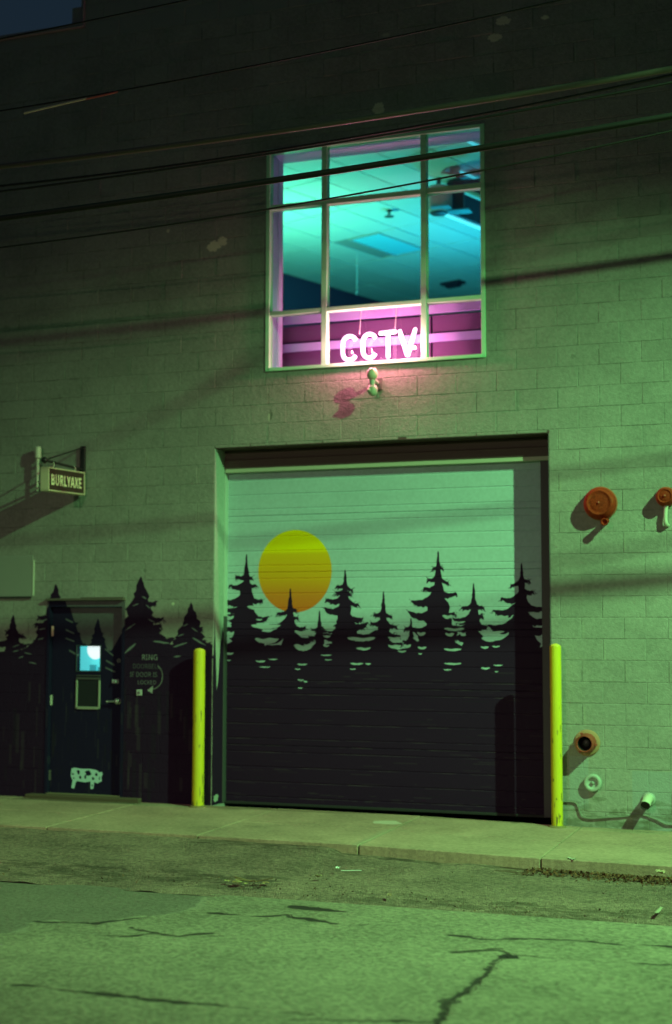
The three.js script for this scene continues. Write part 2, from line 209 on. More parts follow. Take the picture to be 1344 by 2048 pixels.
// openings in the block wall: x0, x1, y0, y1
const OPEN = { roller: [-6.29, -2.722, -0.2, 3.732], window: [-5.716, -3.343, 4.515, 6.905], door: [-8.285, -7.335, -0.2, 2.125] };
const TOPS = [[-14, -7.95, 8.59], [-7.95, 8, 9.3]];
{
  const sh = new THREE.Shape([[-14, -0.2], [8, -0.2], [8, 9.3], [-7.95, 9.3], [-7.95, 8.59], [-14, 8.59]].map((p) => new THREE.Vector2(...p)));
  for (const [a, b, c, d] of Object.values(OPEN)) {
    const e = c < 0 ? -0.19 : c; sh.holes.push(new THREE.Path([[a, e], [a, d], [b, d], [b, e]].map((p) => new THREE.Vector2(...p))));
  }
  const g = new THREE.ExtrudeGeometry(sh, { depth: 0.35, bevelEnabled: false }).translate(0, 0, -0.3535);
  const wall = mesh('wall', uvPlane(g, WX0, WY0, WX1 - WX0, WY1 - WY0), wallPaint, building);
  // blocks in running bond, cut where they meet an opening
  const r = rng(99), C = 0.2032, list = [], J = 0.0016, BV = 0.0042;
  for (let k = -1; k < 46; k++) {
    const y0 = 0.104 + C * k, off = 0.0085 + (k % 2 ? C : 0);
    for (let i = -36; i < 21; i++) {
      let parts = [[off + i * 2 * C, off + (i + 1) * 2 * C, Math.max(-0.15, y0), y0 + C]];
      for (const [a, b, c, d] of Object.values(OPEN)) parts = parts.flatMap(([x0, x1, p, q]) => {
        if (x1 <= a || x0 >= b || q <= c || p >= d) return [[x0, x1, p, q]];
        const o = []; if (x0 < a) o.push([x0, a, p, q]); if (x1 > b) o.push([b, x1, p, q]);
        const l = Math.max(x0, a), h = Math.min(x1, b); if (p < c) o.push([l, h, p, c]); if (q > d) o.push([l, h, d, q]); return o;
      });
      for (const [x0, x1, p, q0] of parts) {
        const top = x0 + x1 < -15.9 ? 8.59 : 9.3, q = Math.min(q0, top); if (x1 - x0 < 0.02 || q - p < 0.02 || x0 < -14 || x1 > 8) continue;
        list.push([x0 + J, x1 - J, p + J, q - J]);
      }
    }
  }
  const v = new THREE.Vector3();
  for (const b of list) {
    v.set((b[0] + b[1]) / 2, (b[2] + b[3]) / 2, 0); const dist = v.distanceTo(camera.position); v.project(camera);
    b.seen = Math.abs(v.x) < 1.03 && Math.abs(v.y) < 1.03 ? (b[1] - b[0]) * (b[3] - b[2]) / (dist * dist) : 0;
  }
  const order = [...list].sort((a, b) => b.seen - a.seen), single = new Set(order.slice(0, 300).filter((b) => b.seen > 0));
  const faces = ([x0, x1, y0, y1], out) => {                       // a block face with chamfered edges
    const z = (r() - 0.5) * 0.0012, zb = r() < 0.12 ? -0.0042 : -0.0026, t = (r() - 0.5) * 0.0016, q = BV * (0.7 + 0.6 * r());
    const A = [[x0, y0, zb], [x1, y0, zb], [x1, y1, zb], [x0, y1, zb]], B = [[x0 + q, y0 + q, z + t], [x1 - q, y0 + q, z - t], [x1 - q, y1 - q, z - t], [x0 + q, y1 - q, z + t]];
    const quad = (a, b, c, d) => out.push(...a, ...b, ...c, ...a, ...c, ...d);
    quad(B[0], B[1], B[2], B[3]); for (let k = 0; k < 4; k++) { const n = (k + 1) % 4; quad(A[k], A[n], B[n], B[k]); }
  };
  const toGeo = (arr) => { const g2 = new THREE.BufferGeometry(); g2.setAttribute('position', new THREE.BufferAttribute(new Float32Array(arr), 3)); g2.computeVertexNormals(); return uvPlane(g2, WX0, WY0, WX1 - WX0, WY1 - WY0); };
  const inside = [], outside = []; let nb = 0;
  for (const b of list) {
    if (single.has(b)) { const a = []; faces(b, a); mesh(nb ? 'block_' + String(nb).padStart(3, '0') : 'block', toGeo(a), wallPaint, wall); nb++; }
    else faces(b, b[0] > WX0 + 0.05 && b[1] < WX1 && b[3] < WY1 ? inside : outside);
  }
  const m1 = mesh('upper_blocks', toGeo(inside), wallPaint, wall); m1.userData.kind = 'stuff';
  const m2 = mesh('outer_blocks', toGeo(outside), plainPaint, wall); m2.userData.kind = 'stuff';
  // coping on the parapet, and the rest of the closed shell
  mesh('coping', merge([rbox(-14.02, -7.95, 8.592, 8.64, -0.4, 0.03), rbox(-7.97, 8.02, 9.302, 9.35, -0.4, 0.03), rbox(-7.985, -7.952, 8.645, 9.3, -0.4, 0.03)]), std([0.2, 0.2, 0.2], 0.7), building);
  const shell = std([0.3, 0.3, 0.3], 0.9);
  mesh('rear_wall', box(-14, 8, -0.2, 8.3, -21, -20.7), shell, building);
  mesh('side_wall', box(-14, -13.7, -0.2, 8.3, -20.69, -0.36), shell, building); mesh('side_wall', box(7.7, 8, -0.2, 8.3, -20.69, -0.36), shell, building);
  mesh('roof', box(-14, 8, 8.31, 8.5, -21, -0.36), shell, building); mesh('upper_floor', box(-13.69, 7.69, 4.1, 4.3, -20.69, -0.36), shell, building);
}

/* ---------- roller door in its recess ---------- */
{
  const DX0 = -6.4, DW = 3.75, DY0 = -0.05, s = sheet(2048, 2048, DX0, DX0 + DW, DY0, DY0 + DW, [0.37, 0.51, 0.545], 0.1, 0.07, 31), r = rng(8);
  // sun: yellow sprayed over orange
  const gr = s.g.createLinearGradient(0, s.py(2.868), 0, s.py(1.998));
  [[0, [0.9, 0.74, 0.002]], [0.24, [0.88, 0.68, 0.002]], [0.3, [0.78, 0.45, 0.008]], [0.6, [0.74, 0.34, 0.012]], [0.8, [0.68, 0.2, 0.02]], [1, [0.66, 0.15, 0.02]]].forEach(([k, c]) => gr.addColorStop(k, css(c)));
  s.g.fillStyle = gr; s.g.beginPath(); s.g.ellipse(s.px(-5.503), s.py(2.433), 0.416 * s.sx, 0.435 * s.sy, 0, 0, Math.PI * 2); s.g.fill();
  for (let i = 0; i < 1500; i++) { const a = r() * 6.283, q = Math.sqrt(r()) * 0.4, x = -5.503 + Math.cos(a) * q, y = 2.433 + Math.sin(a) * q * 1.04; s.g.fillStyle = css(r() < 0.5 ? [0.75, 0.32, 0.01] : [0.85, 0.52, 0.01], 0.22); s.g.fillRect(s.px(x), s.py(y), 1 + r() * 5, 1 + r() * 2); }
  const d = css(DARK), base = 1.6;
  { const top = []; for (let k = 0; k <= 70; k++) { const x = DX0 + k / 70 * DW; top.push([x, 1.66 + 0.07 * (n64(x * 7, 5) - 0.5) + 0.05 * (n64b(x * 23, 2) - 0.5)]); } poly(s, [[DX0, DY0], ...top, [DX0 + DW, DY0]], d); }
  DOOR_TREES.forEach((t, i) => spruce(s, t, d, 500 + i, base, 0));
  for (const [x, y, a, b] of DOOR_GAPS) {                            // gaps between the boughs where the pale door shows
    const n = 16, up = [], dn = [], k1 = r() * 6; for (let k = 0; k <= n; k++) { const f = k / n * 2 - 1, e = Math.sqrt(Math.max(0, 1 - f * f)), bow = b * 0.5 * f * f; up.push([x + a * f, y + b * e * (0.55 + 0.4 * Math.sin(f * 5 + k1) * 0.5) + bow]); dn.unshift([x + a * f, y - b * e * (0.75 + 0.35 * r()) + bow]); }
    poly(s, [...up, ...dn], css([0.36, 0.49, 0.5]));
  }
  for (let i = 0; i < 160; i++) { s.g.fillStyle = css(r() < 0.5 ? [0.042, 0.03, 0.044] : [0.018, 0.012, 0.024], 0.5); s.g.fillRect(s.px(DX0 + r() * DW), s.py(r() * 1.4), 20 + r() * 120, 2 + r() * 5); }
  for (let i = 0; i < 40; i++) { s.g.fillStyle = css([0.1, 0.09, 0.07], 0.25 + r() * 0.2); s.g.fillRect(s.px(DX0 + r() * DW), s.py(r() * r() * 0.3), 8 + r() * 60, 1 + r() * 3); }
  for (let k = 0; k < 4; k++) for (const o of [0, 0.07, 0.225, 0.38, 0.535]) { const y = 0.004 + 0.605 * k + o; if (y > 1.35) continue; for (let i = 0; i < 26; i++) { s.g.fillStyle = css([0.075, 0.05, 0.06], 0.25 + 0.5 * r()); s.g.fillRect(s.px(DX0 + r() * DW), s.py(y - 0.004 + r() * 0.003), 20 + r() * 160, 1.6); } } // light caught on the rib edges, painted as paler streaks
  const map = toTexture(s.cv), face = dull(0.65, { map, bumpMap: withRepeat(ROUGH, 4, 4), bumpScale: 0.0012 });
  const door = new THREE.Group(); door.name = 'roller_door'; building.add(door);
  const Z = -0.32, X0 = -6.36, X1 = -2.66, joints = [0.004, 0.609, 1.214, 1.819, 2.424, 3.029, 3.56];
  for (let k = 0; k < 6; k++) {
    const y0 = joints[k] + 0.001, y1 = joints[k + 1] - 0.001, pr = [[y0, Z - 0.04], [y0, Z - 0.005], [y0 + 0.006, Z]];
    for (const o of [0.07, 0.225, 0.38, 0.535]) if (joints[k] + o < y1 - 0.03) pr.push([joints[k] + o - 0.008, Z], [joints[k] + o - 0.003, Z - 0.0045], [joints[k] + o + 0.003, Z - 0.0045], [joints[k] + o + 0.008, Z]);
    pr.push([y1 - 0.006, Z], [y1, Z - 0.005], [y1, Z - 0.04]);
    // the profile is swept along x
    const pos = []; for (let i = 0; i + 1 < pr.length; i++) { const [a, b] = [pr[i], pr[i + 1]]; pos.push(X0, a[0], a[1], X1, a[0], a[1], X1, b[0], b[1], X0, a[0], a[1], X1, b[0], b[1], X0, b[0], b[1]); }
    const q = pr[0], w = pr[pr.length - 1]; pos.push(X0, q[0], q[1], X1, w[0], w[1], X1, q[0], q[1], X0, q[0], q[1], X0, w[0], w[1], X1, w[0], w[1]);
    const g = new THREE.BufferGeometry(); g.setAttribute('position', new THREE.BufferAttribute(new Float32Array(pos), 3)); g.computeVertexNormals();
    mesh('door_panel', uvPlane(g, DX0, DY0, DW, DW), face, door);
  }
  mesh('bottom_seal', rbox(X0, X1, -0.012, 0.016, Z - 0.03, Z + 0.012, 0.006), std([0.015, 0.015, 0.016], 0.8), door);
  // head of the recess: dark steel channel, then a pale trim strip
  const steel = std([0.075, 0.045, 0.042], 0.6, { bumpMap: ROUGH, bumpScale: 0.001 }), cream = std([0.42, 0.44, 0.34], 0.6);
  mesh('lintel', merge([rbox(-6.3, -2.71, 3.727, 3.76, -0.355, -0.001, 0.004), rbox(-6.285, -2.726, 3.63, 3.726, -0.33, -0.245), rbox(-6.285, -2.726, 3.535, 3.627, -0.33, -0.225)]), steel, door);
  mesh('head_trim', rbox(-6.275, -2.736, 3.492, 3.534, -0.31, -0.232), cream, door);
  // side guides: on the left the lower length is painted into the forest
  mesh('side_guide', rbox(-6.318, -6.275, 1.96, 3.49, -0.33, -0.245), std([0.4, 0.47, 0.42], 0.6), door); mesh('side_guide', rbox(-6.318, -6.275, 0.0, 1.957, -0.33, -0.245), std([0.05, 0.05, 0.052], 0.6), door);
  mesh('side_guide', rbox(-2.86, -2.72, 0.0, 3.49, -0.33, -0.248), std([0.045, 0.04, 0.05], 0.6), door);  // right guide: its shade is put into the colour, dark full height
  // left reveal: pale above, the forest painted on below, tapering out in a tongue of bare paint
  const v = sheet(256, 1024, 0, 0.36, 0, 3.75, [0.33, 0.38, 0.34], 0.14, 0.12, 33), rr = rng(4);
  poly(v, [[0, 0], [0, 1.5], [0.02, 1.95], [0.05, 1.6], [0.075, 1.35], [0.085, 1.18], [0.11, 1.25], [0.135, 1.4], [0.16, 1.62], [0.185, 1.74], [0.2, 1.7], [0.21, 1.86], [0.235, 1.78], [0.25, 1.98], [0.36, 1.9], [0.36, 0]], d);
  ragged(v, 0.09, 0.06, 0.09, 0.05, css([0.3, 0.34, 0.3]), 4, 16, 0.5);
  const rg = box(-6.3, -6.284, 0, 3.73, -0.3, -0.002), p = rg.attributes.position, uv = rg.attributes.uv; for (let i = 0; i < p.count; i++) uv.setXY(i, -p.getZ(i) / 0.36, p.getY(i) / 3.75);
  mesh('reveal', rg, dull(0.75, { map: toTexture(v.cv), bumpMap: withRepeat(ROUGH, 0.5, 4), bumpScale: 0.003 }), door);
  mesh('reveal', box(-2.728, -2.714, 0, 3.73, -0.3, -0.002), std([0.12, 0.13, 0.13], 0.75), door);
}

/* ---------- entrance door ---------- */
{
  const X0 = -8.32, W = 1.02, H = 2.18, s = sheet(1024, 2048, X0, X0 + W, 0, H, [0.1, 0.095, 0.11], 0.16, 0.1, 37), r = rng(18), d = css(NAVY);
  poly(s, [[X0, 0], [X0, 2.0], [-8.08, 2.18], [-8.0, 1.95], [-7.93, 1.78], [-7.85, 1.62], [-7.8, 1.52], [-7.6, 1.5], [-7.5, 1.62], [-7.42, 1.75], [-7.3, 1.9], [-7.3, 0]], d);
  spruce(s, WALL_TREES[1], d, 601, 1.4, 0.42); PDOOR_TREES.forEach((t) => spruce(s, t, d, 602, 1.35, 0.32));
  for (let i = 0; i < 60; i++) { s.g.fillStyle = css(r() < 0.5 ? [0.04, 0.036, 0.044] : [0.016, 0.014, 0.022], 0.45); s.g.fillRect(s.px(X0 + r() * W), s.py(0.1 + r() * 1.2), 4 + r() * 20, 40 + r() * 160); }
  for (const [x, y, l, t, a] of SNOW) if (x > -8.3 && x < -7.34) { s.g.strokeStyle = css([0.13, 0.15, 0.15], 0.85); s.g.lineWidth = t * 2.1 * s.sy; s.g.lineCap = 'round'; s.g.beginPath(); s.g.moveTo(s.px(x - Math.cos(a) * l), s.py(y - Math.sin(a) * l)); s.g.lineTo(s.px(x + Math.cos(a) * l), s.py(y + Math.sin(a) * l)); s.g.stroke(); }
  // stencilled spotted cow low on the door
  const cx = -7.994, cy = 0.1, q = (x, y) => [cx + x * 0.39, cy + y * 0.227], teal = css([0.42, 0.62, 0.62]);
  poly(s, [q(0.02, 0.95), q(0.1, 1.0), q(0.35, 0.96), q(0.6, 0.97), q(0.8, 0.93), q(0.9, 0.82), q(0.97, 0.86), q(1, 0.74), q(0.96, 0.6), q(0.98, 0.42), q(0.9, 0.36), q(0.84, 0.3), q(0.74, 0.36), q(0.72, 0.05), q(0.63, 0.02), q(0.62, 0.38), q(0.45, 0.33), q(0.2, 0.38), q(0.16, 0.3), q(0.12, 0.02), q(0.02, 0.04), q(0.06, 0.4), q(0.0, 0.6)], teal);
  for (const [x, y, a, b, k] of [[0.55, 0.76, 0.13, 0.16, 1], [0.24, 0.8, 0.06, 0.13, 2], [0.3, 0.55, 0.05, 0.1, 3], [0.8, 0.72, 0.05, 0.09, 4], [0.7, 0.52, 0.05, 0.09, 5], [0.46, 0.6, 0.05, 0.12, 6], [0.07, 0.7, 0.04, 0.06, 7], [0.68, 0.2, 0.03, 0.05, 8], [0.1, 0.5, 0.03, 0.05, 9], [0.9, 0.55, 0.02, 0.1, 10]]) ragged(s, ...q(x, y), a * 0.39, b * 0.227, d, k + 30, 14, 0.45);
  ragged(s, -8.22, 0.6, 0.02, 0.25, css([0.02, 0.018, 0.026], 0.7), 61);
  const paint = dull(0.6, { map: toTexture(s.cv), bumpMap: withRepeat(ROUGH, 1, 2), bumpScale: 0.0008 });
  const door = new THREE.Group(); door.name = 'entrance_door'; building.add(door);
  const hole = (a, b, c, e) => new THREE.Path([[a, c], [a, e], [b, e], [b, c]].map((t) => new THREE.Vector2(...t)));
  const WIN = [-7.941, -7.658, 1.37, 1.638];
  const leaf = new THREE.Shape([[-8.25, 0.045], [-7.368, 0.045], [-7.368, 2.058], [-8.25, 2.058]].map((t) => new THREE.Vector2(...t))); leaf.holes.push(hole(...WIN));
  const lg = new THREE.ExtrudeGeometry(leaf, { depth: 0.04, bevelEnabled: true, bevelThickness: 0.002, bevelSize: 0.002, bevelSegments: 1 }).translate(0, 0, -0.1);
  mesh('door_leaf', uvPlane(lg, X0, 0, W, H), paint, door);
  const fr = [box(-8.286, -8.254, -0.02, 2.128, -0.2, 0.006), box(-7.364, -7.333, -0.02, 2.128, -0.2, 0.006), box(-8.2535, -7.3645, 2.064, 2.129, -0.2, 0.005)].map((g) => uvPlane(g, X0, 0, W, H));
  mesh('door_frame', merge(fr), paint, door);
  mesh('drip_cap', merge([rbox(-8.29, -7.33, 2.131, 2.155, -0.004, 0.05, 0.003), rbox(-7.86, -7.34, 2.156, 2.166, -0.004, 0.03, 0.002)]), std([0.1, 0.085, 0.07], 0.6), door);
  for (const y of [1.8, 1.048, 0.238]) mesh('hinge', merge([bar([-8.256, y - 0.055, -0.048], [-8.256, y + 0.055, -0.048], 0.011), rbox(-8.262, -8.238, y - 0.055, y + 0.055, -0.058, -0.052, 0.002)]), y > 1.5 ? std([0.75, 0.42, 0.4], 0.5) : y > 1 ? std([0.4, 0.38, 0.33], 0.5) : std([0.07, 0.06, 0.06], 0.5), door);
  // the small lit window: a lobby lamp behind the glass, its light put into wall and shelf as glow
  mesh('window_bead', merge([rbox(-7.952, -7.941, 1.359, 1.649, -0.066, -0.05, 0.003), rbox(-7.658, -7.647, 1.359, 1.649, -0.066, -0.05, 0.003), rbox(-7.9405, -7.6585, 1.638, 1.649, -0.066, -0.05, 0.003), rbox(-7.9405, -7.6585, 1.359, 1.37, -0.066, -0.05, 0.003)]), std([0.03, 0.05, 0.055], 0.5), door);
  mesh('window_pane', new THREE.PlaneGeometry(0.283, 0.268).translate(-7.7995, 1.504, -0.08), new THREE.MeshPhysicalMaterial({ transmission: 1, roughness: 0.02, thickness: 0, ior: 1.5 }), door);
  mesh('glowing_lobby_wall', merge([box(-8.1, -7.4, 1.2, 1.9, -0.42, -0.4)]), std([0.1, 0.5, 0.5], 0.9, { rgbEm: [0.08, 0.58, 0.6] }), door);
  mesh('lobby_lamp', new THREE.SphereGeometry(0.1, 20, 14).scale(1, 1.1, 0.5).translate(-7.87, 1.6, -0.33), std([0.8, 0.8, 0.8], 0.6, { rgbEm: [0.85, 1.0, 1.0] }), door);
  mesh('glowing_lobby_shelf', merge([rbox(-8.0, -7.55, 1.3, 1.345, -0.36, -0.3), rbox(-7.93, -7.86, 1.345, 1.43, -0.35, -0.31), rbox(-7.83, -7.77, 1.345, 1.405, -0.35, -0.31), rbox(-7.74, -7.68, 1.345, 1.42, -0.35, -0.31)]), std([0.12, 0.3, 0.3], 0.8, { rgbEm: [0.02, 0.28, 0.32] }), door);
  // letter frame under the window
  const metal = std([0.36, 0.38, 0.3], 0.45, { metalness: 0.3 });
  mesh('letter_frame', merge([rbox(-7.945, -7.925, 0.965, 1.27, -0.066, -0.044, 0.004), rbox(-7.668, -7.648, 0.965, 1.27, -0.066, -0.044, 0.004), rbox(-7.9245, -7.6685, 0.957, 0.985, -0.066, -0.04, 0.004)]), metal, door);
  mesh('letter_frame_top', merge([rbox(-7.945, -7.65, 1.275, 1.3, -0.066, -0.046, 0.004), rbox(-7.945, -7.65, 1.312, 1.325, -0.066, -0.05, 0.004)]), std([0.06, 0.06, 0.06], 0.5), door);
  mesh('letter_plate', rbox(-7.9245, -7.6685, 0.986, 1.27, -0.064, -0.055, 0.002), std([0.02, 0.022, 0.026], 0.25), door);
  const brass = std([0.42, 0.42, 0.4], 0.3, { metalness: 0.7 });
  mesh('deadbolt', merge([rbox(-7.505, -7.425, 1.238, 1.283, -0.066, -0.045, 0.006), alongZ(lathe([[0, 0.03], [0.014, 0.03], [0.017, 0], [0, 0]], 16)).translate(-7.45, 1.26, -0.047)]), std([0.3, 0.32, 0.33], 0.5), door);
  mesh('handle', merge([alongZ(lathe([[0, 0.055], [0.024, 0.05], [0.03, 0.035], [0.022, 0.02], [0.012, 0.012], [0.034, 0.01], [0.034, 0], [0, 0]], 20)).translate(-7.43, 1.05, -0.06), bar([-7.43, 1.05, -0.02], [-7.54, 1.045, -0.015], 0.01), new THREE.SphereGeometry(0.014, 10, 8).translate(-7.54, 1.045, -0.015)]), brass, door);
  mesh('spyhole', alongZ(lathe([[0.01, 0.002], [0.016, 0.006], [0.022, 0.004], [0.022, 0], [0, 0]], 16)).translate(-7.43, 1.484, -0.06), std([0.12, 0.13, 0.13], 0.4), door);
}
/* ---------- upper window ---------- */
const MUL = [-5.061, -3.983], TRA = [6.272, 5.13], WF = [-5.716, -3.343, 4.515, 6.905];
{
  const win = new THREE.Group(); win.name = 'upper_window'; building.add(win);
  const paint = std([0.32, 0.76, 0.44], 0.45, { bumpMap: ROUGH, bumpScale: 0.0008 }), [a, b, c, d] = WF, F = 0.044, z0 = -0.085, z1 = 0.014;
  mesh('frame', merge([rbox(a, a + F, c, d, z0, z1), rbox(b - F, b, c, d, z0, z1), rbox(a + F, b - F, d - F + 0.006, d, z0, z1), rbox(a + F, b - F, c, c + F - 0.008, z0, z1 + 0.008)]), paint, win);
  for (const x of MUL) mesh('mullion', rbox(x - 0.03, x + 0.03, c + F - 0.009, d - F + 0.007, z0 + 0.004, z1 - 0.003), paint, win);
  const xs = [a + F, MUL[0], MUL[1], b - F];
  for (const y of TRA) for (let i = 0; i < 3; i++) mesh('transom', rbox(xs[i] + (i ? 0.0305 : 0.001), xs[i + 1] - (i < 2 ? 0.0305 : 0.001), y - (y > 6 ? 0.028 : 0.022), y + (y > 6 ? 0.028 : 0.022), z0 + 0.006, z1 - 0.005), paint, win);
  const glass = new THREE.MeshPhysicalMaterial({ transmission: 1, roughness: 0.01, thickness: 0, ior: 1.5 });
  const ys = [c + F - 0.008, TRA[1], TRA[0], d - F];
  for (let i = 0; i < 3; i++) for (let j = 0; j < 3; j++) { const w = xs[i + 1] - xs[i], h = ys[j + 1] - ys[j]; mesh('pane', new THREE.PlaneGeometry(w, h).translate((xs[i] + xs[i + 1]) / 2, (ys[j] + ys[j + 1]) / 2, -0.045), glass, win); }
  const white = std([0.6, 0.6, 0.95], 0.7, { bumpMap: ROUGH, bumpScale: 0.001 });
  mesh('window_reveal', merge([rbox(a - 0.02, a + 0.041, c - 0.02, d, -0.37, z0 - 0.002), rbox(b - 0.041, b + 0.02, c - 0.02, d, -0.37, z0 - 0.002), rbox(a + 0.042, b - 0.042, d - 0.034, d + 0.02, -0.37, z0 - 0.002), rbox(a + 0.042, b - 0.042, c - 0.02, c + 0.034, -0.37, z0 - 0.002), rbox(a + 0.04, a + 0.05, c + 0.036, d - 0.036, -0.24, -0.22), rbox(b - 0.05, b - 0.04, c + 0.036, d - 0.036, -0.24, -0.22)]), white, win);
}

/* ---------- the lit hall behind the upper window; its ceiling grid is turned 20 degrees ---------- */
const UV = (u, v) => [0.94 * u + 0.342 * v, 0.342 * u - 0.94 * v], TURN = -THREE.MathUtils.degToRad(20), CEIL = 7.8;
{
  const hall = new THREE.Group(); hall.name = 'hall'; building.add(hall);
  const slab = new THREE.Shape([[-13.6, 0.4], [7.6, 0.4], [7.6, 20.6], [-13.6, 20.6]].map((p) => new THREE.Vector2(...p)));
  mesh('ceiling_grid', new THREE.ExtrudeGeometry(slab, { depth: 0.08, bevelEnabled: false }).rotateX(-Math.PI / 2).translate(0, CEIL + 0.004, 0), std([0.3, 0.3, 0.29], 0.9), hall);
  const tileMat = std([0.62, 0.62, 0.6], 0.95, { bumpMap: withRepeat(GRIT, 1, 1), bumpScale: 0.0015 }), tileMat2 = std([0.57, 0.57, 0.55], 0.95, { bumpMap: withRepeat(GRIT, 1, 1), bumpScale: 0.0015 });
  const tg = new RoundedBoxGeometry(0.594, 0.02, 1.204, 1, 0.004), r = rng(61); let n = 0;
  for (let i = 0; i < 14; i++) for (let j = 0; j < 12; j++) {
    const u = -11.0 + 0.305 + 0.61 * i + 0.02, v = 3.64 - 1.22 * 4 + 1.22 * (j + 0.5), [x, z] = UV(u, v);
    if (z > -0.95 || (Math.abs(u + 8.55) < 0.3 && Math.abs(v - 4.25) < 0.6)) continue;
    const m = mesh(n ? 'ceiling_tile_' + String(n).padStart(3, '0') : 'ceiling_tile', tg, r() < 0.75 ? tileMat : tileMat2, hall); n++;
    m.position.set(x, CEIL + (r() - 0.5) * 0.003, z); m.rotation.set((r() - 0.5) * 0.004, TURN, (r() - 0.5) * 0.004);
  }
  const inside = (name, u0, u1, v0, v1, mat) => { const m = mesh(name, new THREE.BoxGeometry(u1 - u0, 3.5, v1 - v0), mat, hall), [x, z] = UV((u0 + u1) / 2, (v0 + v1) / 2); m.position.set(x, 6.05, z); m.rotation.y = TURN; };
  inside('hall_wall', -11.2, -11.02, 4.6, 17, std([0.045, 0.04, 0.1], 0.85)); inside('hall_wall', -11.0, 0, 15.0, 15.2, std([0.06, 0.07, 0.1], 0.85));
  // boarded guard behind the lower panes
  const white = std([0.27, 0.28, 0.55], 0.7);
  mesh('guard_rail', rbox(-6.0, -3.1, 5.1, 5.19, -0.44, -0.405), white, hall); mesh('guard_rail', rbox(-6.0, -3.1, 4.795, 4.885, -0.44, -0.405), white, hall);
  mesh('guard_panel', merge([rbox(-6.0, -4.06, 4.31, 5.1, -0.56, -0.52), rbox(-4.04, -3.1, 4.31, 5.1, -0.555, -0.515)]), std([0.075, 0.04, 0.12], 0.75, { bumpMap: ROUGH, bumpScale: 0.002 }), hall);
}
{
  // recessed light fitting (off) in the ceiling
  const [x, z] = UV(-8.55, 4.25), t = thing('ceiling_light', 'flat blue-tinted rectangular light panel set in the hall ceiling, seen through the middle pane', 'ceiling light', [x, CEIL, z]); t.rotation.y = TURN;
  mesh('light_frame', merge([rbox(-0.3, 0.3, -0.03, 0.01, -0.605, -0.58), rbox(-0.3, 0.3, -0.03, 0.01, 0.58, 0.605), rbox(-0.3, -0.275, -0.03, 0.01, -0.579, 0.579), rbox(0.275, 0.3, -0.03, 0.01, -0.579, 0.579)]), std([0.4, 0.4, 0.4], 0.5), t);
  mesh('diffuser', rbox(-0.274, 0.274, -0.016, 0.006, -0.578, 0.578, 0.003), std([0.2, 0.75, 0.95], 0.35), t);
}
function hallBar(name, label, u, v0, len, y, w, h, glow, withBody) {
  const [x, z] = UV(u, v0 + len / 2), t = thing(name, label, 'light', [x, y, z], null); t.rotation.y = TURN;
  if (withBody) mesh('housing', rbox(-w / 2, w / 2, 0.03, h, -len / 2, len / 2, 0.01), std([0.03, 0.03, 0.07], 0.5), t);
  mesh('glowing_strip', rbox(-w * 0.2, w * 0.2, 0.004, 0.029, -len / 2 + 0.02, len / 2 - 0.02, 0.006), std([0.5, 0.8, 0.8], 0.5, { rgbEm: glow }), t);
  const l = new THREE.RectAreaLight(new THREE.Color().setRGB(0.12, 0.85, 1.0), 1.4, w * 0.5, Math.min(len, 2)); l.position.set(0, -0.012, 0); l.rotation.x = -Math.PI / 2; t.add(l); l.name = 'strip_glow';
}
hallBar('strip_light', 'long dark hanging bar with bright cyan glowing lower edge in the right-hand pane', -6.1, 2.25, 3.4, 7.33, 0.16, 0.36, [0.1, 0.8, 0.95], true);
hallBar('ceiling_strip', 'thin cyan glowing strip on the ceiling in the top right pane, the upper one', -4.94, 1.12, 2.6, CEIL - 0.05, 0.06, 0.05, [0.05, 0.5, 0.62], false);
hallBar('ceiling_strip', 'thin cyan glowing strip on the ceiling in the top right pane, just above the hanging fan unit', -5.67, 2.05, 2.6, CEIL - 0.05, 0.06, 0.05, [0.05, 0.5, 0.62], false);
{
  const t = thing('fan_unit', 'round pale drum with flat blades hung from the hall ceiling behind the right-hand mullion', 'fan', [-4.93, 7.27, -3.95]);
  const pale = std([0.5, 0.5, 0.47], 0.6), dark = std([0.05, 0.04, 0.06], 0.5), blue = std([0.1, 0.42, 0.62], 0.4);
  mesh('drum', lathe([[0, 0], [0.13, 0.0], [0.16, 0.02], [0.175, 0.08], [0.175, 0.3], [0.15, 0.34], [0, 0.34]], 28), pale, t);
  mesh('hub', lathe([[0, -0.03], [0.1, -0.02], [0.12, 0.0], [0, 0.0]], 24), dark, t);
  mesh('stem', bar([0, 0.34, 0], [0, 0.47, 0], 0.03, 12), dark, t);
  mesh('blade', rbox(0.12, 0.42, -0.005, 0.012, -0.14, 0.06, 0.004), blue, t); mesh('blade', rbox(-0.05, 0.2, 0.012, 0.028, 0.06, 0.24, 0.004), blue, t);
  mesh('bracket', merge([rbox(0.16, 0.3, 0.05, 0.4, -0.2, -0.12), rbox(0.08, 0.62, 0.38, 0.44, -0.3, -0.1)]), dark, t);
}
tag(mesh('sprinkler_head', merge([bar([0, 0, 0], [0, -0.09, 0], 0.02), lathe([[0, 0], [0.05, -0.004], [0.05, -0.012], [0, -0.012]].map(([a, b]) => [a, b]), 16), lathe([[0, -0.1], [0.07, -0.096], [0.07, -0.088], [0, -0.086]], 16)]).translate(-6.02, CEIL - 0.015, -5.23), std([0.06, 0.1, 0.1], 0.4), scene), 'small sprinkler head hanging under the hall ceiling tiles, in the middle pane', 'sprinkler');
tag(mesh('pull_cord', merge([bar([-7.2, 7.78, -7.25], [-7.205, 7.15, -7.25], 0.005), new THREE.SphereGeometry(0.014, 10, 8).translate(-7.205, 7.14, -7.25)]), std([0.8, 0.8, 0.8], 0.6), scene), 'thin pale cord hanging from the hall ceiling in the middle pane', 'cord');
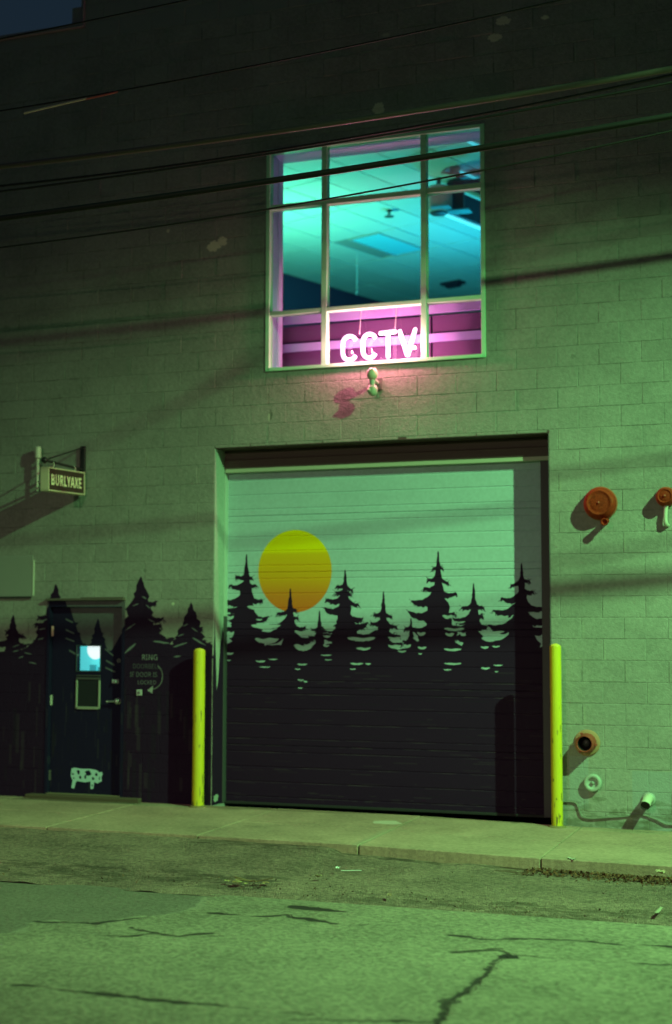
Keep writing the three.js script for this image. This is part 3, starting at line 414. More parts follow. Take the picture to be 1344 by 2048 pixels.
tag(mesh('ceiling_vent', merge([rbox(-0.2, 0.2, -0.04, 0, -0.1, 0.1), rbox(-0.12, 0.14, -0.09, -0.04, -0.06, 0.05)]).rotateY(TURN).translate(-6.26, CEIL - 0.012, -9.55), std([0.02, 0.01, 0.03], 0.6), scene), 'small dark fitting on the far ceiling near the bottom of the right-hand pane', 'vent');
// coloured uplighters standing on the hall floor, below what the window shows
function uplighter(label, pos, rgb, power) {
  const t = thing('floor_uplighter', label, 'floor lamp', pos), c = new THREE.Color().setRGB(...rgb);
  mesh('lamp_body', merge([rbox(-0.22, 0.22, 0, 0.05, -0.22, 0.22), bar([0, 0.05, 0], [0, 1.1, 0], 0.03), lathe([[0.06, 1.08], [0.24, 1.2], [0.25, 1.2], [0.07, 1.07]], 24)]), std([0.05, 0.05, 0.05], 0.5), t);
  mesh('lamp_lens', new THREE.CylinderGeometry(0.2, 0.2, 0.02, 24).translate(0, 1.18, 0), std([0.5, 0.5, 0.5], 0.5, { rgbEm: rgb.map((k) => k * 2) }), t);
  const l = new THREE.RectAreaLight(c, power, 0.36, 0.36); l.name = 'uplight'; l.position.set(0, 1.2, 0); l.rotation.x = Math.PI / 2; t.add(l);
}
uplighter('green uplighter standing on the hall floor below the window, on the left', [-7.6, 4.31, -4.6], [0.12, 1.0, 0.58], 330);
uplighter('blue-green uplighter standing on the hall floor below the window, on the right', [-4.9, 4.31, -6.4], [0.01, 0.66, 1.0], 180);

/* ---------- neon sign ---------- */
{
  const t = thing('neon_sign', 'glowing white-pink neon sign reading CCTV hung in the lower middle part of the upper window', 'neon sign', [-4.449, 4.553, 0.07]); t.scale.setScalar(0.95);
  const glow = std([0.9, 0.8, 0.9], 0.4, { rgbEm: [2.6, 1.7, 2.5] }), R = 0.021, H = 0.305;
  const C = (x0, x1, y) => { const cx = (x0 + x1) / 2, a = (x1 - x0) / 2 - R, p = []; for (let k = 0; k <= 6; k++) { const f = THREE.MathUtils.degToRad(25 + k / 6 * 155); p.push([cx + Math.cos(f) * a, y + H - R - 0.08 + Math.sin(f) * 0.08, 0]); } for (let k = 0; k <= 6; k++) { const f = THREE.MathUtils.degToRad(180 + k / 6 * 155); p.push([cx + Math.cos(f) * a, y + R + 0.08 + Math.sin(f) * 0.08, 0]); } return tube(p, R, 60, 10); };
  const stroke = (a, b) => merge([bar([...a, 0], [...b, 0], R, 10), new THREE.SphereGeometry(R, 10, 8).translate(a[0], a[1], 0), new THREE.SphereGeometry(R, 10, 8).translate(b[0], b[1], 0)]);
  const L = [
    C(-0.422, -0.226, -0.008), C(-0.192, -0.002, 0.0),
    merge([stroke([0.03, H - R], [0.19, H - R + 0.006]), stroke([0.112, H - R], [0.112, R])]),
    merge([stroke([0.245, H - R + 0.004], [0.325, R + 0.004]), stroke([0.415, H - R + 0.012], [0.337, R + 0.004])]),
  ];
  L.forEach((g, i) => { const m = mesh('letter', g, glow, t); m.userData.label = 'glowing letter ' + 'CCTV'[i] + (i < 2 ? (i ? ' beside the T' : ' at the left end') : ''); });
  for (const x of [-0.21, 0.19]) mesh('hanging_wire', bar([x, 0.29, 0], [x, 0.56, -0.055], 0.004, 6), std([0.8, 0.7, 0.8], 0.4), t);
  for (const x of [-0.39, -0.16, 0.112, 0.331]) { const l = new THREE.PointLight(new THREE.Color().setRGB(...NEON.color), NEON.candela); l.position.set(x, 0.15, 0.0); l.shadow.radius = 1.0; l.castShadow = true; l.name = 'letter_glow'; t.add(l); }
}

/* ---------- fittings on the outside wall ---------- */
{
  const t = thing('hanging_sign', 'pale framed box sign reading BURLYAXE hung square to the wall from a black bracket', 'sign', [-7.87, 3.1, 0]);
  const black = std([0.012, 0.012, 0.014], 0.5), cream = std([0.55, 0.5, 0.34], 0.6, { bumpMap: ROUGH, bumpScale: 0.001 });
  mesh('wall_plate', rbox(-0.03, 0.03, 0.4, 0.72, 0.001, 0.03), black, t);
  mesh('arm', merge([bar([0, 0.46, 0.03], [0, 0.475, 0.8], 0.014), new THREE.SphereGeometry(0.034, 14, 10).translate(0, 0.475, 0.8), bar([0, 0.7, 0.03], [0, 0.5, 0.72], 0.008)]), black, t);
  const bx = new THREE.Group();
  const tilt = new THREE.Matrix4().makeTranslation(0, 0.29, 0.42).multiply(new THREE.Matrix4().makeRotationX(0.03));
  const put = (g) => g.applyMatrix4(tilt);
  const HW = 0.375, HH = 0.125, D = 0.05;
  mesh('box_frame', merge([rbox(-D, D, -HH, -HH + 0.014, -HW, HW), rbox(-D, D, HH - 0.014, HH, -HW, HW), rbox(-D, D, -HH + 0.0145, HH - 0.0145, HW - 0.014, HW), rbox(-D, D, -HH + 0.0145, HH - 0.0145, -HW, -HW + 0.014)].map(put)), cream, t);
  const cv = document.createElement('canvas'); cv.width = 1024; cv.height = 340; const g = cv.getContext('2d'); g.fillStyle = css([0.04, 0.02, 0.015]); g.fillRect(0, 0, 1024, 340);
  g.fillStyle = css([0.8, 0.78, 0.5]); g.textAlign = 'center'; g.textBaseline = 'middle'; g.font = 'bold 190px sans-serif'; g.save(); g.translate(512, 176); const wd = g.measureText('BURLYAXE').width; g.scale(905 / wd, 1.28); g.fillText('BURLYAXE', 0, 0); g.restore();
  const rr = rng(3); for (let i = 0; i < 260; i++) { g.fillStyle = css([0.04, 0.02, 0.015], 0.5); g.fillRect(rr() * 1024, 70 + rr() * 200, 2 + rr() * 5, 4 + rr() * 16); }
  const fm = std([1, 1, 1], 0.55, { map: toTexture(cv) });
  const pg = new THREE.PlaneGeometry(HW * 2 - 0.029, HH * 2 - 0.029);
  mesh('sign_face', put(pg.clone().rotateY(Math.PI / 2).translate(D - 0.008, 0, 0)), fm, t); mesh('sign_face', put(pg.clone().rotateY(-Math.PI / 2).translate(-D + 0.008, 0, 0)), fm, t);
  mesh('sign_core', put(box(-D + 0.012, D - 0.012, -HH + 0.015, HH - 0.015, -HW + 0.015, HW - 0.015)), std([0.1, 0.1, 0.1], 0.8), t);
  for (const z of [0.2, 0.64]) mesh('hook', tube([[0, 0.415, z], [0.012, 0.43, z], [0.016, 0.455, z], [0, 0.475, z + 0.01], [-0.012, 0.45, z]], 0.005, 20, 6), std([0.5, 0.5, 0.4], 0.4), t);
}
{
  const t = thing('wall_rod', 'thin pale upright rod with thicker cap beside the hanging sign', 'rod', [-8.405, 3.34, 0.07]);
  mesh('rod', merge([bar([0, 0, 0], [0, 0.19, 0], 0.012, 12), bar([0, 0.18, 0], [0, 0.36, 0], 0.018, 12)]), std([0.5, 0.52, 0.42], 0.5), t);
  mesh('cap', lathe([[0, 0.36], [0.03, 0.36], [0.036, 0.37], [0.036, 0.47], [0.028, 0.492], [0, 0.496]], 20), std([0.5, 0.52, 0.42], 0.5), t);
  for (const y of [0.1, 0.3]) mesh('clip', rbox(-0.02, 0.02, y - 0.012, y + 0.012, -0.069, 0.006, 0.003), std([0.1, 0.1, 0.1], 0.5), t);
}
{
  const t = thing('cover_panel', 'flat painted metal cover panel on the wall at the left edge, above the mural trees', 'panel', [-8.85, 2.17, 0]);
  const m = std([0.24, 0.26, 0.23], 0.7, { bumpMap: ROUGH, bumpScale: 0.002 });
  mesh('cover', rbox(-0.5, 0.372, 0.01, 0.46, 0.0, 0.012, 0.004), m, t); mesh('lit_edge_strip', rbox(0.3725, 0.39, 0.02, 0.41, 0.0, 0.016, 0.004), std([0.45, 0.5, 0.4], 0.5), t); mesh('shaded_lip', rbox(-0.5, 0.36, -0.012, 0.009, 0.0, 0.022, 0.003), std([0.03, 0.03, 0.03], 0.5), t);  // lit right edge and shaded underside put in as pale and dark strips
}
{
  const t = thing('doorbell', 'small pale square doorbell button under the chalked note', 'doorbell', [-7.145, 1.149, 0]);
  mesh('plate', rbox(-0.032, 0.032, -0.032, 0.032, 0, 0.014, 0.005), std([0.4, 0.42, 0.4], 0.5), t); mesh('button', alongZ(lathe([[0, 0.01], [0.01, 0.009], [0.013, 0], [0, 0]], 14)).translate(0, 0, 0.013), std([0.08, 0.08, 0.08], 0.4), t);
}
{
  const t = thing('wall_light', 'small pale unlit light fitting with two rounded heads under the upper window', 'light', [-4.49, 4.3, 0]);
  const pale = std([0.55, 0.5, 0.38], 0.55), grey = std([0.38, 0.42, 0.34], 0.5);
  mesh('back_plate', rbox(-0.04, 0.07, -0.05, 0.07, 0.001, 0.03), std([0.12, 0.11, 0.1], 0.6), t);
  mesh('arm', merge([bar([0.015, 0.02, 0.02], [0.03, 0.03, 0.2], 0.022, 12)]), grey, t);
  mesh('upper_head', merge([lathe([[0, 0.12], [0.03, 0.115], [0.052, 0.09], [0.058, 0.05], [0.05, 0.02], [0.03, 0.0], [0, 0]], 20).translate(0.03, 0.02, 0.22)]), pale, t);
  mesh('neck', lathe([[0.026, 0.02], [0.03, -0.01], [0.022, -0.05], [0.03, -0.07], [0, -0.07]], 16).translate(0.03, 0.0, 0.22), grey, t);
  mesh('lower_head', merge([lathe([[0, 0.04], [0.04, 0.035], [0.05, 0.0], [0.046, -0.04], [0.028, -0.065], [0, -0.07]], 20).translate(0.03, -0.075, 0.21), bar([0.03, -0.02, 0.2], [0.0, -0.1, 0.26], 0.02, 10)]), std([0.36, 0.4, 0.3], 0.5), t);
}
function gong(label, pos, R, depth, pipe) {
  const t = thing('alarm_gong', label, 'alarm gong', pos, null), rust = sheet(256, 256, 0, 1, 0, 1, [0.25, 0.026, 0.008], 0.5, 0.7, Math.round(R * 1000)), red = dull(0.7, { map: (() => { const k = rng(9 + Math.round(R * 100)); for (let i = 0; i < 70; i++) ragged(rust, k(), k(), 0.02 + k() * 0.06, 0.01 + k() * 0.04, css(k() < 0.5 ? [0.11, 0.02, 0.008] : [0.3, 0.07, 0.025], 0.4), i, 12, 0.6); return toTexture(rust.cv, THREE.RepeatWrapping); })(), bumpMap: withRepeat(ROUGH, 3, 1), bumpScale: 0.002 });
  mesh('dome', alongZ(lathe([[R, 0], [R, 0.03], [R * 0.97, depth * 0.45], [R * 0.9, depth * 0.7], [R * 0.8, depth * 0.86], [R * 0.79, depth * 0.93], [R * 0.76, depth], [R * 0.7, depth + 0.002], [R * 0.66, depth - 0.006], [R * 0.5, depth - 0.005], [R * 0.47, depth + 0.001], [R * 0.2, depth + 0.004], [0, depth + 0.006]], 40)).translate(0, 0, 0.02), red, t);
  mesh('rim', alongZ(lathe([[R * 0.99, -0.012], [R + 0.006, -0.006], [R + 0.008, 0.012], [R, 0.02]], 40)).translate(0, 0, 0.02), std([0.3, 0.08, 0.03], 0.7), t);
  mesh('centre_bolt', alongZ(lathe([[0.012, 0], [0.012, 0.012], [0, 0.014]], 6)).translate(0, 0, depth + 0.024), std([0.3, 0.05, 0.02], 0.5), t);
  mesh('back_mount', alongZ(lathe([[0.05, 0], [0.05, 0.03], [0, 0.03]], 20)).translate(0, 0, 0.0), std([0.15, 0.06, 0.04], 0.6), t);
  if (pipe) mesh('drain_spout', merge([bar([0.05, -R - 0.01, 0.0], [0.055, -R - 0.03, 0.14], 0.028, 14), alongZ(lathe([[0.018, 0.0], [0.034, 0.0], [0.036, 0.03], [0.022, 0.03], [0.018, 0.0]], 18)).translate(0.055, -R - 0.032, 0.13)]), red, t);
  else mesh('drain_pipe', tube([[0.01, -R * 0.7, 0.05], [0.0, -R - 0.03, 0.05], [-0.005, -R - 0.11, 0.055], [0.0, -R - 0.17, 0.05], [0.01, -R - 0.18, 0.0]], 0.02, 24, 10), std([0.42, 0.44, 0.36], 0.5), t);
}
gong('large round red-brown alarm gong on the wall right of the roller door', [-2.225, 3.02, 0], 0.155, 0.12, true);
gong('smaller red-brown alarm gong with a pale pipe below, cut by the right edge', [-1.61, 3.065, 0], 0.088, 0.12, false);
{
  const t = thing('hose_inlet', 'open pipe inlet with rusty red ring on the wall beside the right bollard', 'pipe inlet', [-2.385, 0.75, 0]);
  mesh('flange', alongZ(lathe([[0.06, 0.0], [0.122, 0.0], [0.124, 0.012], [0.112, 0.022], [0.075, 0.03]], 36)), std([0.36, 0.2, 0.11], 0.8, { bumpMap: withRepeat(ROUGH, 3, 1), bumpScale: 0.002 }), t);
  mesh('collar', alongZ(lathe([[0.075, 0.028], [0.092, 0.035], [0.09, 0.08], [0.082, 0.12], [0.078, 0.17], [0.07, 0.175], [0.066, 0.16], [0.062, 0.05], [0, 0.045]], 36)), std([0.28, 0.04, 0.02], 0.7), t);
  mesh('bore', alongZ(lathe([[0.0655, 0.159], [0.0615, 0.06], [0, 0.055]], 32)), std([0.008, 0.006, 0.006], 0.7), t);
  mesh('clapper', alongZ(lathe([[0, 0.08], [0.03, 0.075], [0.045, 0.06], [0, 0.06]], 20)), std([0.03, 0.03, 0.03], 0.4), t);
  mesh('swivel_lugs', merge([0, 1, 2].map((k) => { const a = k * 2.094 + 0.4; return rbox(-0.012, 0.012, 0.086, 0.106, 0.06, 0.1, 0.004).rotateZ(a); })), std([0.3, 0.05, 0.03], 0.7), t);
}
{
  const t = thing('capped_pipe', 'round pale painted pipe cap low on the wall under the rusty inlet', 'capped pipe', [-2.335, 0.378, 0]);
  mesh('cap_rim', alongZ(lathe([[0.08, 0.0], [0.083, 0.01], [0.083, 0.045], [0.074, 0.056], [0.056, 0.056], [0.046, 0.046], [0.044, 0.03], [0, 0.03]], 32)), std([0.32, 0.37, 0.33], 0.6), t);
  mesh('plug_nut', alongZ(lathe([[0.018, 0.03], [0.018, 0.05], [0, 0.051]], 6)), std([0.24, 0.28, 0.25], 0.6), t);
}
{
  const t = thing('pipe_outlet', 'short pale pipe elbow with a dark open end low on the right wall', 'pipe', [-1.82, 0.19, 0]);
  mesh('elbow', tube([[0.0, 0.06, 0.0], [0.0, 0.058, 0.07], [-0.004, 0.045, 0.12], [-0.01, 0.015, 0.165]], 0.045, 24, 18), std([0.5, 0.5, 0.4], 0.5), t);
  mesh('dark_bore', lathe([[0.045, 0], [0.038, 0.002], [0.0375, -0.01], [0.045, -0.006]], 20).rotateX(0.98).translate(-0.01, 0.0146, 0.1655), std([0.008, 0.006, 0.005], 0.7), t);
  mesh('bore_end', new THREE.CircleGeometry(0.0385, 20).rotateX(0.55).translate(-0.01, 0.0142, 0.1662), std([0.008, 0.006, 0.005], 0.7), t);
  mesh('wall_collar', alongZ(lathe([[0.045, 0], [0.065, 0.0], [0.062, 0.015], [0.046, 0.02]], 24)).translate(0, 0.055, 0), std([0.3, 0.34, 0.31], 0.6), t);
}
tag(mesh('wall_cable', tube([[-2.62, 0.19, 0.012], [-2.5, 0.18, 0.012], [-2.45, 0.07, 0.015], [-2.38, 0.045, 0.015], [-2.2, 0.06, 0.014], [-2.05, 0.075, 0.013], [-1.9, 0.1, 0.013], [-1.75, 0.06, 0.013], [-1.66, 0.02, 0.014], [-1.5, 0.03, 0.014]], 0.007, 60, 8), std([0.16, 0.17, 0.14], 0.6), scene), 'thin dark cable drooping along the foot of the right-hand wall', 'cable');

/* ---------- ground ---------- */
const gy = (x) => { const t = Math.min(1, Math.max(0, (x + 4.8) / 3.4)); return -0.045 * t * t * (3 - 2 * t); };
const groundUV = (g, x0, z0, w, h) => { const p = g.attributes.position, uv = g.attributes.uv; for (let i = 0; i < p.count; i++) uv.setXY(i, (p.getX(i) - x0) / w, 1 - (p.getZ(i) - p.getY(i) - z0) / h); return g; };
{
  // pavement of cast slabs along the wall
  const s = sheet(2048, 512, -9.4, -0.9, -2.0, 0.0, [0.34, 0.245, 0.175], 0.34, 0.32, 41), r = rng(77), z = (v) => -v;
  for (let i = 0; i < 260; i++) ragged(s, -9.4 + r() * 8.5, z(r() * 2), 0.03 + r() * 0.22, 0.01 + r() * 0.05, css(r() < 0.6 ? [0.13, 0.09, 0.06] : [0.26, 0.2, 0.14], 0.14), 700 + i, 16, 0.6);
  ragged(s, -7.8, z(0.14), 1.1, 0.12, css([0.1, 0.07, 0.045], 0.7), 33, 30, 0.5); ragged(s, -5.6, z(0.1), 1.3, 0.07, css([0.12, 0.08, 0.05], 0.6), 34, 30, 0.6);
  for (let i = 0; i < 50; i++) ragged(s, -9.4 + r() * 8.5, z(r() * r() * 0.25), 0.05 + r() * 0.2, 0.01 + r() * 0.03, css([0.1, 0.075, 0.05], 0.5), 980 + i, 14, 0.6);
  s.g.fillStyle = css([0.3, 0.26, 0.18], 0.6); s.g.fillRect(s.px(-4.09), s.py(z(0.95)), s.px(-4.0) - s.px(-4.09), s.py(z(1.95)) - s.py(z(0.95)));
  ragged(s, -4.2, z(0.56), 0.17, 0.14, css([0.46, 0.42, 0.34]), 55, 20, 0.4);
  const m = std([1, 1, 1], 0.9, { map: toTexture(s.cv, THREE.MirroredRepeatWrapping), bumpMap: withRepeat(GRIT, 14, 3.3), bumpScale: 0.006 });
  const walk = new THREE.Group(); walk.name = 'pavement'; scene.add(walk); structure(walk);
  const xs = [-18, -15, -12, -10.4, -8.6, -7.1, -5.55, -4.03, -2.45, -0.9, 0.7, 2.3, 5, 8, 12], zs = [-0.004, 0.97, 1.9];
  for (let i = 0; i + 1 < xs.length; i++) for (let j = 0; j < 2; j++) {
    const w = xs[i + 1] - xs[i] - 0.012, d = zs[j + 1] - zs[j] - 0.01, g = new RoundedBoxGeometry(w, 0.14, d, 2, 0.008).translate((xs[i] + xs[i + 1]) / 2, -0.07, (zs[j] + zs[j + 1]) / 2), p = g.attributes.position, lift = (r() - 0.5) * 0.006;
    for (let k = 0; k < p.count; k++) p.setY(k, p.getY(k) + gy(p.getX(k)) - 0.012 * Math.max(0, p.getZ(k)) + lift);
    g.computeVertexNormals(); mesh('paving_slab', groundUV(g, -9.4, 0, 8.5, 2), m, walk);
  }
  // gutter of broken asphalt and grit
  const q = sheet(2048, 512, -9.4, -0.9, -3.98, -1.9, [0.27, 0.19, 0.145], 0.7, 0.5, 43);
  const blots = (n, x0, x1, z0, z1, rx, rz, col, a, seed) => { for (let i = 0; i < n; i++) ragged(q, x0 + r() * (x1 - x0), z(z0 + r() * (z1 - z0)), rx * (0.3 + r()), rz * (0.3 + r()), css(col, a), seed + i, 16, 0.65); };
  blots(170, -9.4, -4.2, 3.3, 3.85, 0.2, 0.06, [0.06, 0.042, 0.03], 0.34, 1200); blots(150, -5.6, -0.9, 1.9, 2.16, 0.18, 0.05, [0.065, 0.042, 0.028], 0.36, 1400); blots(90, -2.75, -0.9, 2.0, 2.35, 0.12, 0.07, [0.07, 0.028, 0.012], 0.45, 1600);  // dirt, with the kerb shadow painted in along the pavement edge
  blots(80, -3.4, -0.9, 3.5, 3.95, 0.2, 0.06, [0.07, 0.05, 0.034], 0.3, 1800); blots(130, -9.4, -0.9, 1.95, 3.9, 0.1, 0.03, [0.25, 0.18, 0.13], 0.25, 2000); blots(60, -3.3, -0.9, 2.45, 3.3, 0.16, 0.05, [0.25, 0.18, 0.13], 0.35, 2200); blots(80, -9.4, -0.9, 1.95, 3.9, 0.12, 0.03, [0.08, 0.06, 0.045], 0.3, 2400);
  const gm = std([1, 1, 1], 0.95, { map: toTexture(q.cv, THREE.MirroredRepeatWrapping), bumpMap: withRepeat(GRIT, 9, 2.2), bumpScale: 0.05 });
  const gg = new THREE.PlaneGeometry(30, 2.12, 400, 34).rotateX(-Math.PI / 2).translate(-5, 0, 2.94), gp = gg.attributes.position;
  for (let k = 0; k < gp.count; k++) { const x = gp.getX(k), zz = gp.getZ(k), f = (zz - 1.88) / 2.12; gp.setY(k, gy(x) - 0.07 - 0.045 * Math.min(1, Math.max(0, (x + 6.2) / 3)) * Math.max(0, 1 - f * 2.2) - 0.066 * Math.min(1, f * 1.2) + (n64(x * 3, zz * 3) - 0.5) * 0.025 + (n64b(x * 14, zz * 14) - 0.5) * 0.014 - (x < -4.4 && zz > 3.3 && zz < 3.8 ? 0.012 : 0) + 0.03 * Math.max(0, 1 - f) * (x < -4.2 ? 1 : 0)); }
  gg.computeVertexNormals(); structure(mesh('gutter', groundUV(gg, -9.4, 1.9, 8.5, 2.08), gm, scene));
  // road
  const c = sheet(2048, 2048, -9.4, -0.9, -10.5, -3.9, [0.2, 0.178, 0.125], 0.62, 0.3, 45);
  for (let i = 0; i < 300; i++) ragged(c, -9.4 + r() * 8.5, z(3.9 + r() * 6.6), 0.04 + r() * 0.3, 0.02 + r() * 0.08, css(r() < 0.5 ? [0.12, 0.105, 0.08] : [0.2, 0.18, 0.135], 0.14), 2600 + i, 16, 0.6);
  const pt = [[-9.4, 3.9], [-4.75, 3.9], ...PATCH.slice(5), [-5.3, 5.85], [-9.4, 6.2]];
  { const out = []; for (let i = 0; i < pt.length; i++) { const [A, B] = [pt[i], pt[(i + 1) % pt.length]], n = Math.max(1, Math.ceil(Math.hypot(B[0] - A[0], B[1] - A[1]) / 0.03)); for (let j = 0; j < n; j++) { const f = j / n, x = A[0] + (B[0] - A[0]) * f, v = A[1] + (B[1] - A[1]) * f; out.push([x + 0.1 * (n64(x * 9, v * 9) - 0.5) + 0.05 * (r() - 0.5), z(v + 0.12 * (n64b(x * 7, v * 7) - 0.5) + 0.04 * (r() - 0.5))]); } } poly(c, out, css([0.105, 0.09, 0.08], 0.55)); }
  for (let i = 0; i < 900; i++) { const x = -9.4 + r() * 4.9, v = 3.9 + r() * 1.6; c.g.fillStyle = css(r() < 0.5 ? [0.16, 0.14, 0.11] : [0.07, 0.06, 0.05], 0.4); c.g.fillRect(c.px(x), c.py(z(v)), 1 + r() * 3, 1 + r() * 2); }
  const hs = sheet(2048, 2048, -9.4, -0.9, -10.5, -3.9, [0.35, 0.35, 0.35], 0.9, 0.12, 46);
  const wander = (pts, w, seed, draw) => { const k = rng(seed); let ox = 0, oz = 0; for (let i = 0; i + 1 < pts.length; i++) { const [A, B] = [pts[i], pts[i + 1]], n = Math.max(2, Math.round(Math.hypot(B[0] - A[0], B[1] - A[1]) / 0.012)); for (let j = 0; j < n; j++) { const f = j / n, e = (j + 1) / n, px = ox, pz = oz; ox = ox * 0.86 + (k() - 0.5) * 0.014; oz = oz * 0.86 + (k() - 0.5) * 0.02; const wd = w * (0.25 + 1.3 * Math.pow(n64((A[0] + B[0] * f) * 9 + seed, i * 3.1 + f * 4), 2) + 0.25 * k()); draw([A[0] + (B[0] - A[0]) * f + px, A[1] + (B[1] - A[1]) * f + pz], [A[0] + (B[0] - A[0]) * e + ox, A[1] + (B[1] - A[1]) * e + oz], wd, k); } } };
  const stroke = (t, A, B, w, style) => { t.g.strokeStyle = style; t.g.lineCap = 'round'; t.g.lineWidth = Math.max(0.8, w * t.sx); t.g.beginPath(); t.g.moveTo(t.px(A[0]), t.py(z(A[1]))); t.g.lineTo(t.px(B[0]), t.py(z(B[1]))); t.g.stroke(); };
  const line = (pts, w, col, a, seed) => wander(pts, w, seed, (A, B, wd, k) => { const f = n64b(A[0] * 5.3 + seed, A[1] * 5.3); if (k() < 0.9 && f > 0.12) stroke(c, A, B, wd * (0.5 + f), css(col, a * Math.min(1, (f - 0.08) * 2.2) * (0.6 + 0.4 * k()))); });
  line(PATCH.slice(5), 0.05, [0.23, 0.21, 0.155], 0.6, 6);
  const W = [0.048, 0.085, 0.05, 0.022, 0.04, 0.05, 0.03, 0.05, 0.04, 0.03, 0.03], K = [0.016, 0.012, 0.009];
  CRACKS.forEach((p, i) => { line(p, W[i] * 1.9, [0.08, 0.068, 0.045], 0.22, 950 + i); wander(p, W[i] * 1.1, 950 + i, (A, B, wd) => stroke(hs, A, B, wd, css([0.02, 0.02, 0.02], 0.9))); line(p, W[i], K, [0.95, 1, 0.95, 0.75, 0.8, 0.9, 0.8, 0.9, 0.6, 0.55, 0.5][i], 950 + i); });
  ragged(c, -1.97, z(5.29), 0.085, 0.07, css([0.008, 0.006, 0.005]), 5, 14, 0.4); ragged(c, -3.5, z(4.33), 0.2, 0.045, css(K, 0.9), 6, 20, 0.5); ragged(c, -2.03, z(6.42), 0.07, 0.1, css(K, 0.6), 7, 14, 0.5);
  const rm = std([1, 1, 1], 0.9, { map: toTexture(c.cv, THREE.MirroredRepeatWrapping), bumpMap: (() => { const t = new THREE.CanvasTexture(hs.cv); t.wrapS = t.wrapT = THREE.MirroredRepeatWrapping; t.magFilter = THREE.LinearFilter; return t; })(), bumpScale: 0.018 });
  const rg = new THREE.PlaneGeometry(160, 90, 1, 1).rotateX(-Math.PI / 2).translate(-5, -0.14, 48.9); structure(mesh('road', groundUV(rg, -9.4, 3.9, 8.5, 6.6), rm, scene));
  structure(mesh('ground', new THREE.PlaneGeometry(800, 800).rotateX(-Math.PI / 2).translate(0, -0.26, 0), std([0.08, 0.075, 0.06], 0.95), scene));
}
{
  const t = thing('door_step', 'low dirty concrete step at the foot of the entrance door', 'step', [-7.8, 0, 0]);
  const g = rbox(-0.62, 0.66, -0.05, 0.042, -0.19, 0.1, 0.012), p = g.attributes.position; for (let i = 0; i < p.count; i++) if (p.getZ(i) > 0) p.setX(i, p.getX(i) * 1.08);
  mesh('step_slab', g, std([0.1, 0.07, 0.045], 0.9, { bumpMap: GRIT, bumpScale: 0.004 }), t); mesh('threshold', rbox(-0.46, 0.44, 0.043, 0.052, -0.15, 0.01, 0.003), std([0.2, 0.16, 0.1], 0.6), t);
}

/* ---------- bollards ---------- */
function bollard(label, x, z, R, H, seed) {
  const t = thing('bollard', label, 'bollard', [x, 0, z], null), r = rng(seed), w = 256, h = 1024, s = sheet(w, h, 0, 1, 0, H, [0.62, 0.52, 0.012], 0.12, 0.1, seed);
  for (let i = 0; i < 60; i++) ragged(s, r(), r() * r() * 0.5, 0.01 + r() * 0.03, 0.004 + r() * 0.025, css(r() < 0.6 ? [0.12, 0.08, 0.02] : [0.3, 0.22, 0.03], 0.75), seed + i, 12, 0.6);
  for (let i = 0; i < 12; i++) ragged(s, r(), r() * H, 0.008 + r() * 0.02, 0.003 + r() * 0.012, css([0.3, 0.25, 0.03], 0.6), seed + 90 + i, 10, 0.6);
  mesh('post', lathe([[R, -0.06], [R, H - 0.012], [R * 0.93, H - 0.004], [R * 0.9, H]], 32), std([1, 1, 1], 0.5, { map: toTexture(s.cv, THREE.RepeatWrapping), bumpMap: withRepeat(ROUGH, 1, 5), bumpScale: 0.0015 }), t);
  mesh('cap', lathe([[R * 0.905, H - 0.003], [R * 0.7, H + 0.008], [R * 0.35, H + 0.016], [0, H + 0.018]], 28), std([0.6, 0.52, 0.05], 0.6), t);
  mesh('base_ring', lathe([[R + 0.03, -0.05], [R + 0.03, 0.004 + gy(x)], [R + 0.012, 0.012 + gy(x)], [R * 0.98, 0.012 + gy(x)]], 28), std([0.2, 0.15, 0.06], 0.9), t);
}
bollard('tall yellow steel bollard between the entrance door and the roller door', -6.386, 0.13, 0.061, 1.606, 71);
bollard('tall yellow steel bollard at the right side of the roller door', -2.656, 0.13, 0.054, 1.668, 72);

/* ---------- overhead cables ---------- */
function cable(name, label, z, c, r, rough = 0.6, rgb = [0.005, 0.005, 0.005]) {
  const f = (x) => { const q = Math.max(-10, Math.min(3, x)), d = 2 * c[0] * q + c[1]; return c[0] * q * q + c[1] * q + c[2] + d * (x - q); };
  const pts = []; for (let x = -17; x <= 9.01; x += 1) pts.push([x, f(x), z]);
  const t = thing(name, label, 'cable', [0, 0, 0]); mesh('wire', tube(pts, r, 110, 10), std(rgb, rough), t); return [t, f];
}
cable('trunk_cable', 'thick black overhead cable crossing the middle of the upper window', 3.209, [0.003745, 0.06481, 5.645224], 0.0255);
cable('overhead_cable', 'overhead cable catching a pale gleam, passing just above the upper window', 2.121, [0.004746, 0.057633, 6.433115], 0.026, 0.5, [0.1, 0.085, 0.07]);
cable('overhead_cable', 'thin overhead wire just under the gleaming cable, the lower of the close pair', 3.084, [0.00592, 0.084864, 5.968525], 0.0095);
cable('overhead_cable', 'thin overhead wire just under the gleaming cable, the upper of the close pair', 1.422, [0.008521, 0.118219, 6.737073], 0.0115);
cable('overhead_cable', 'thin overhead wire below the thick black cable, crossing the upper transom', 3.167, [0.008206, 0.126235, 5.611635], 0.0075);
cable('overhead_cable', 'thin overhead wire along the very top left, across the patch of night sky', 3.5, [0.002499, 0.069852, 7.211955], 0.0065);
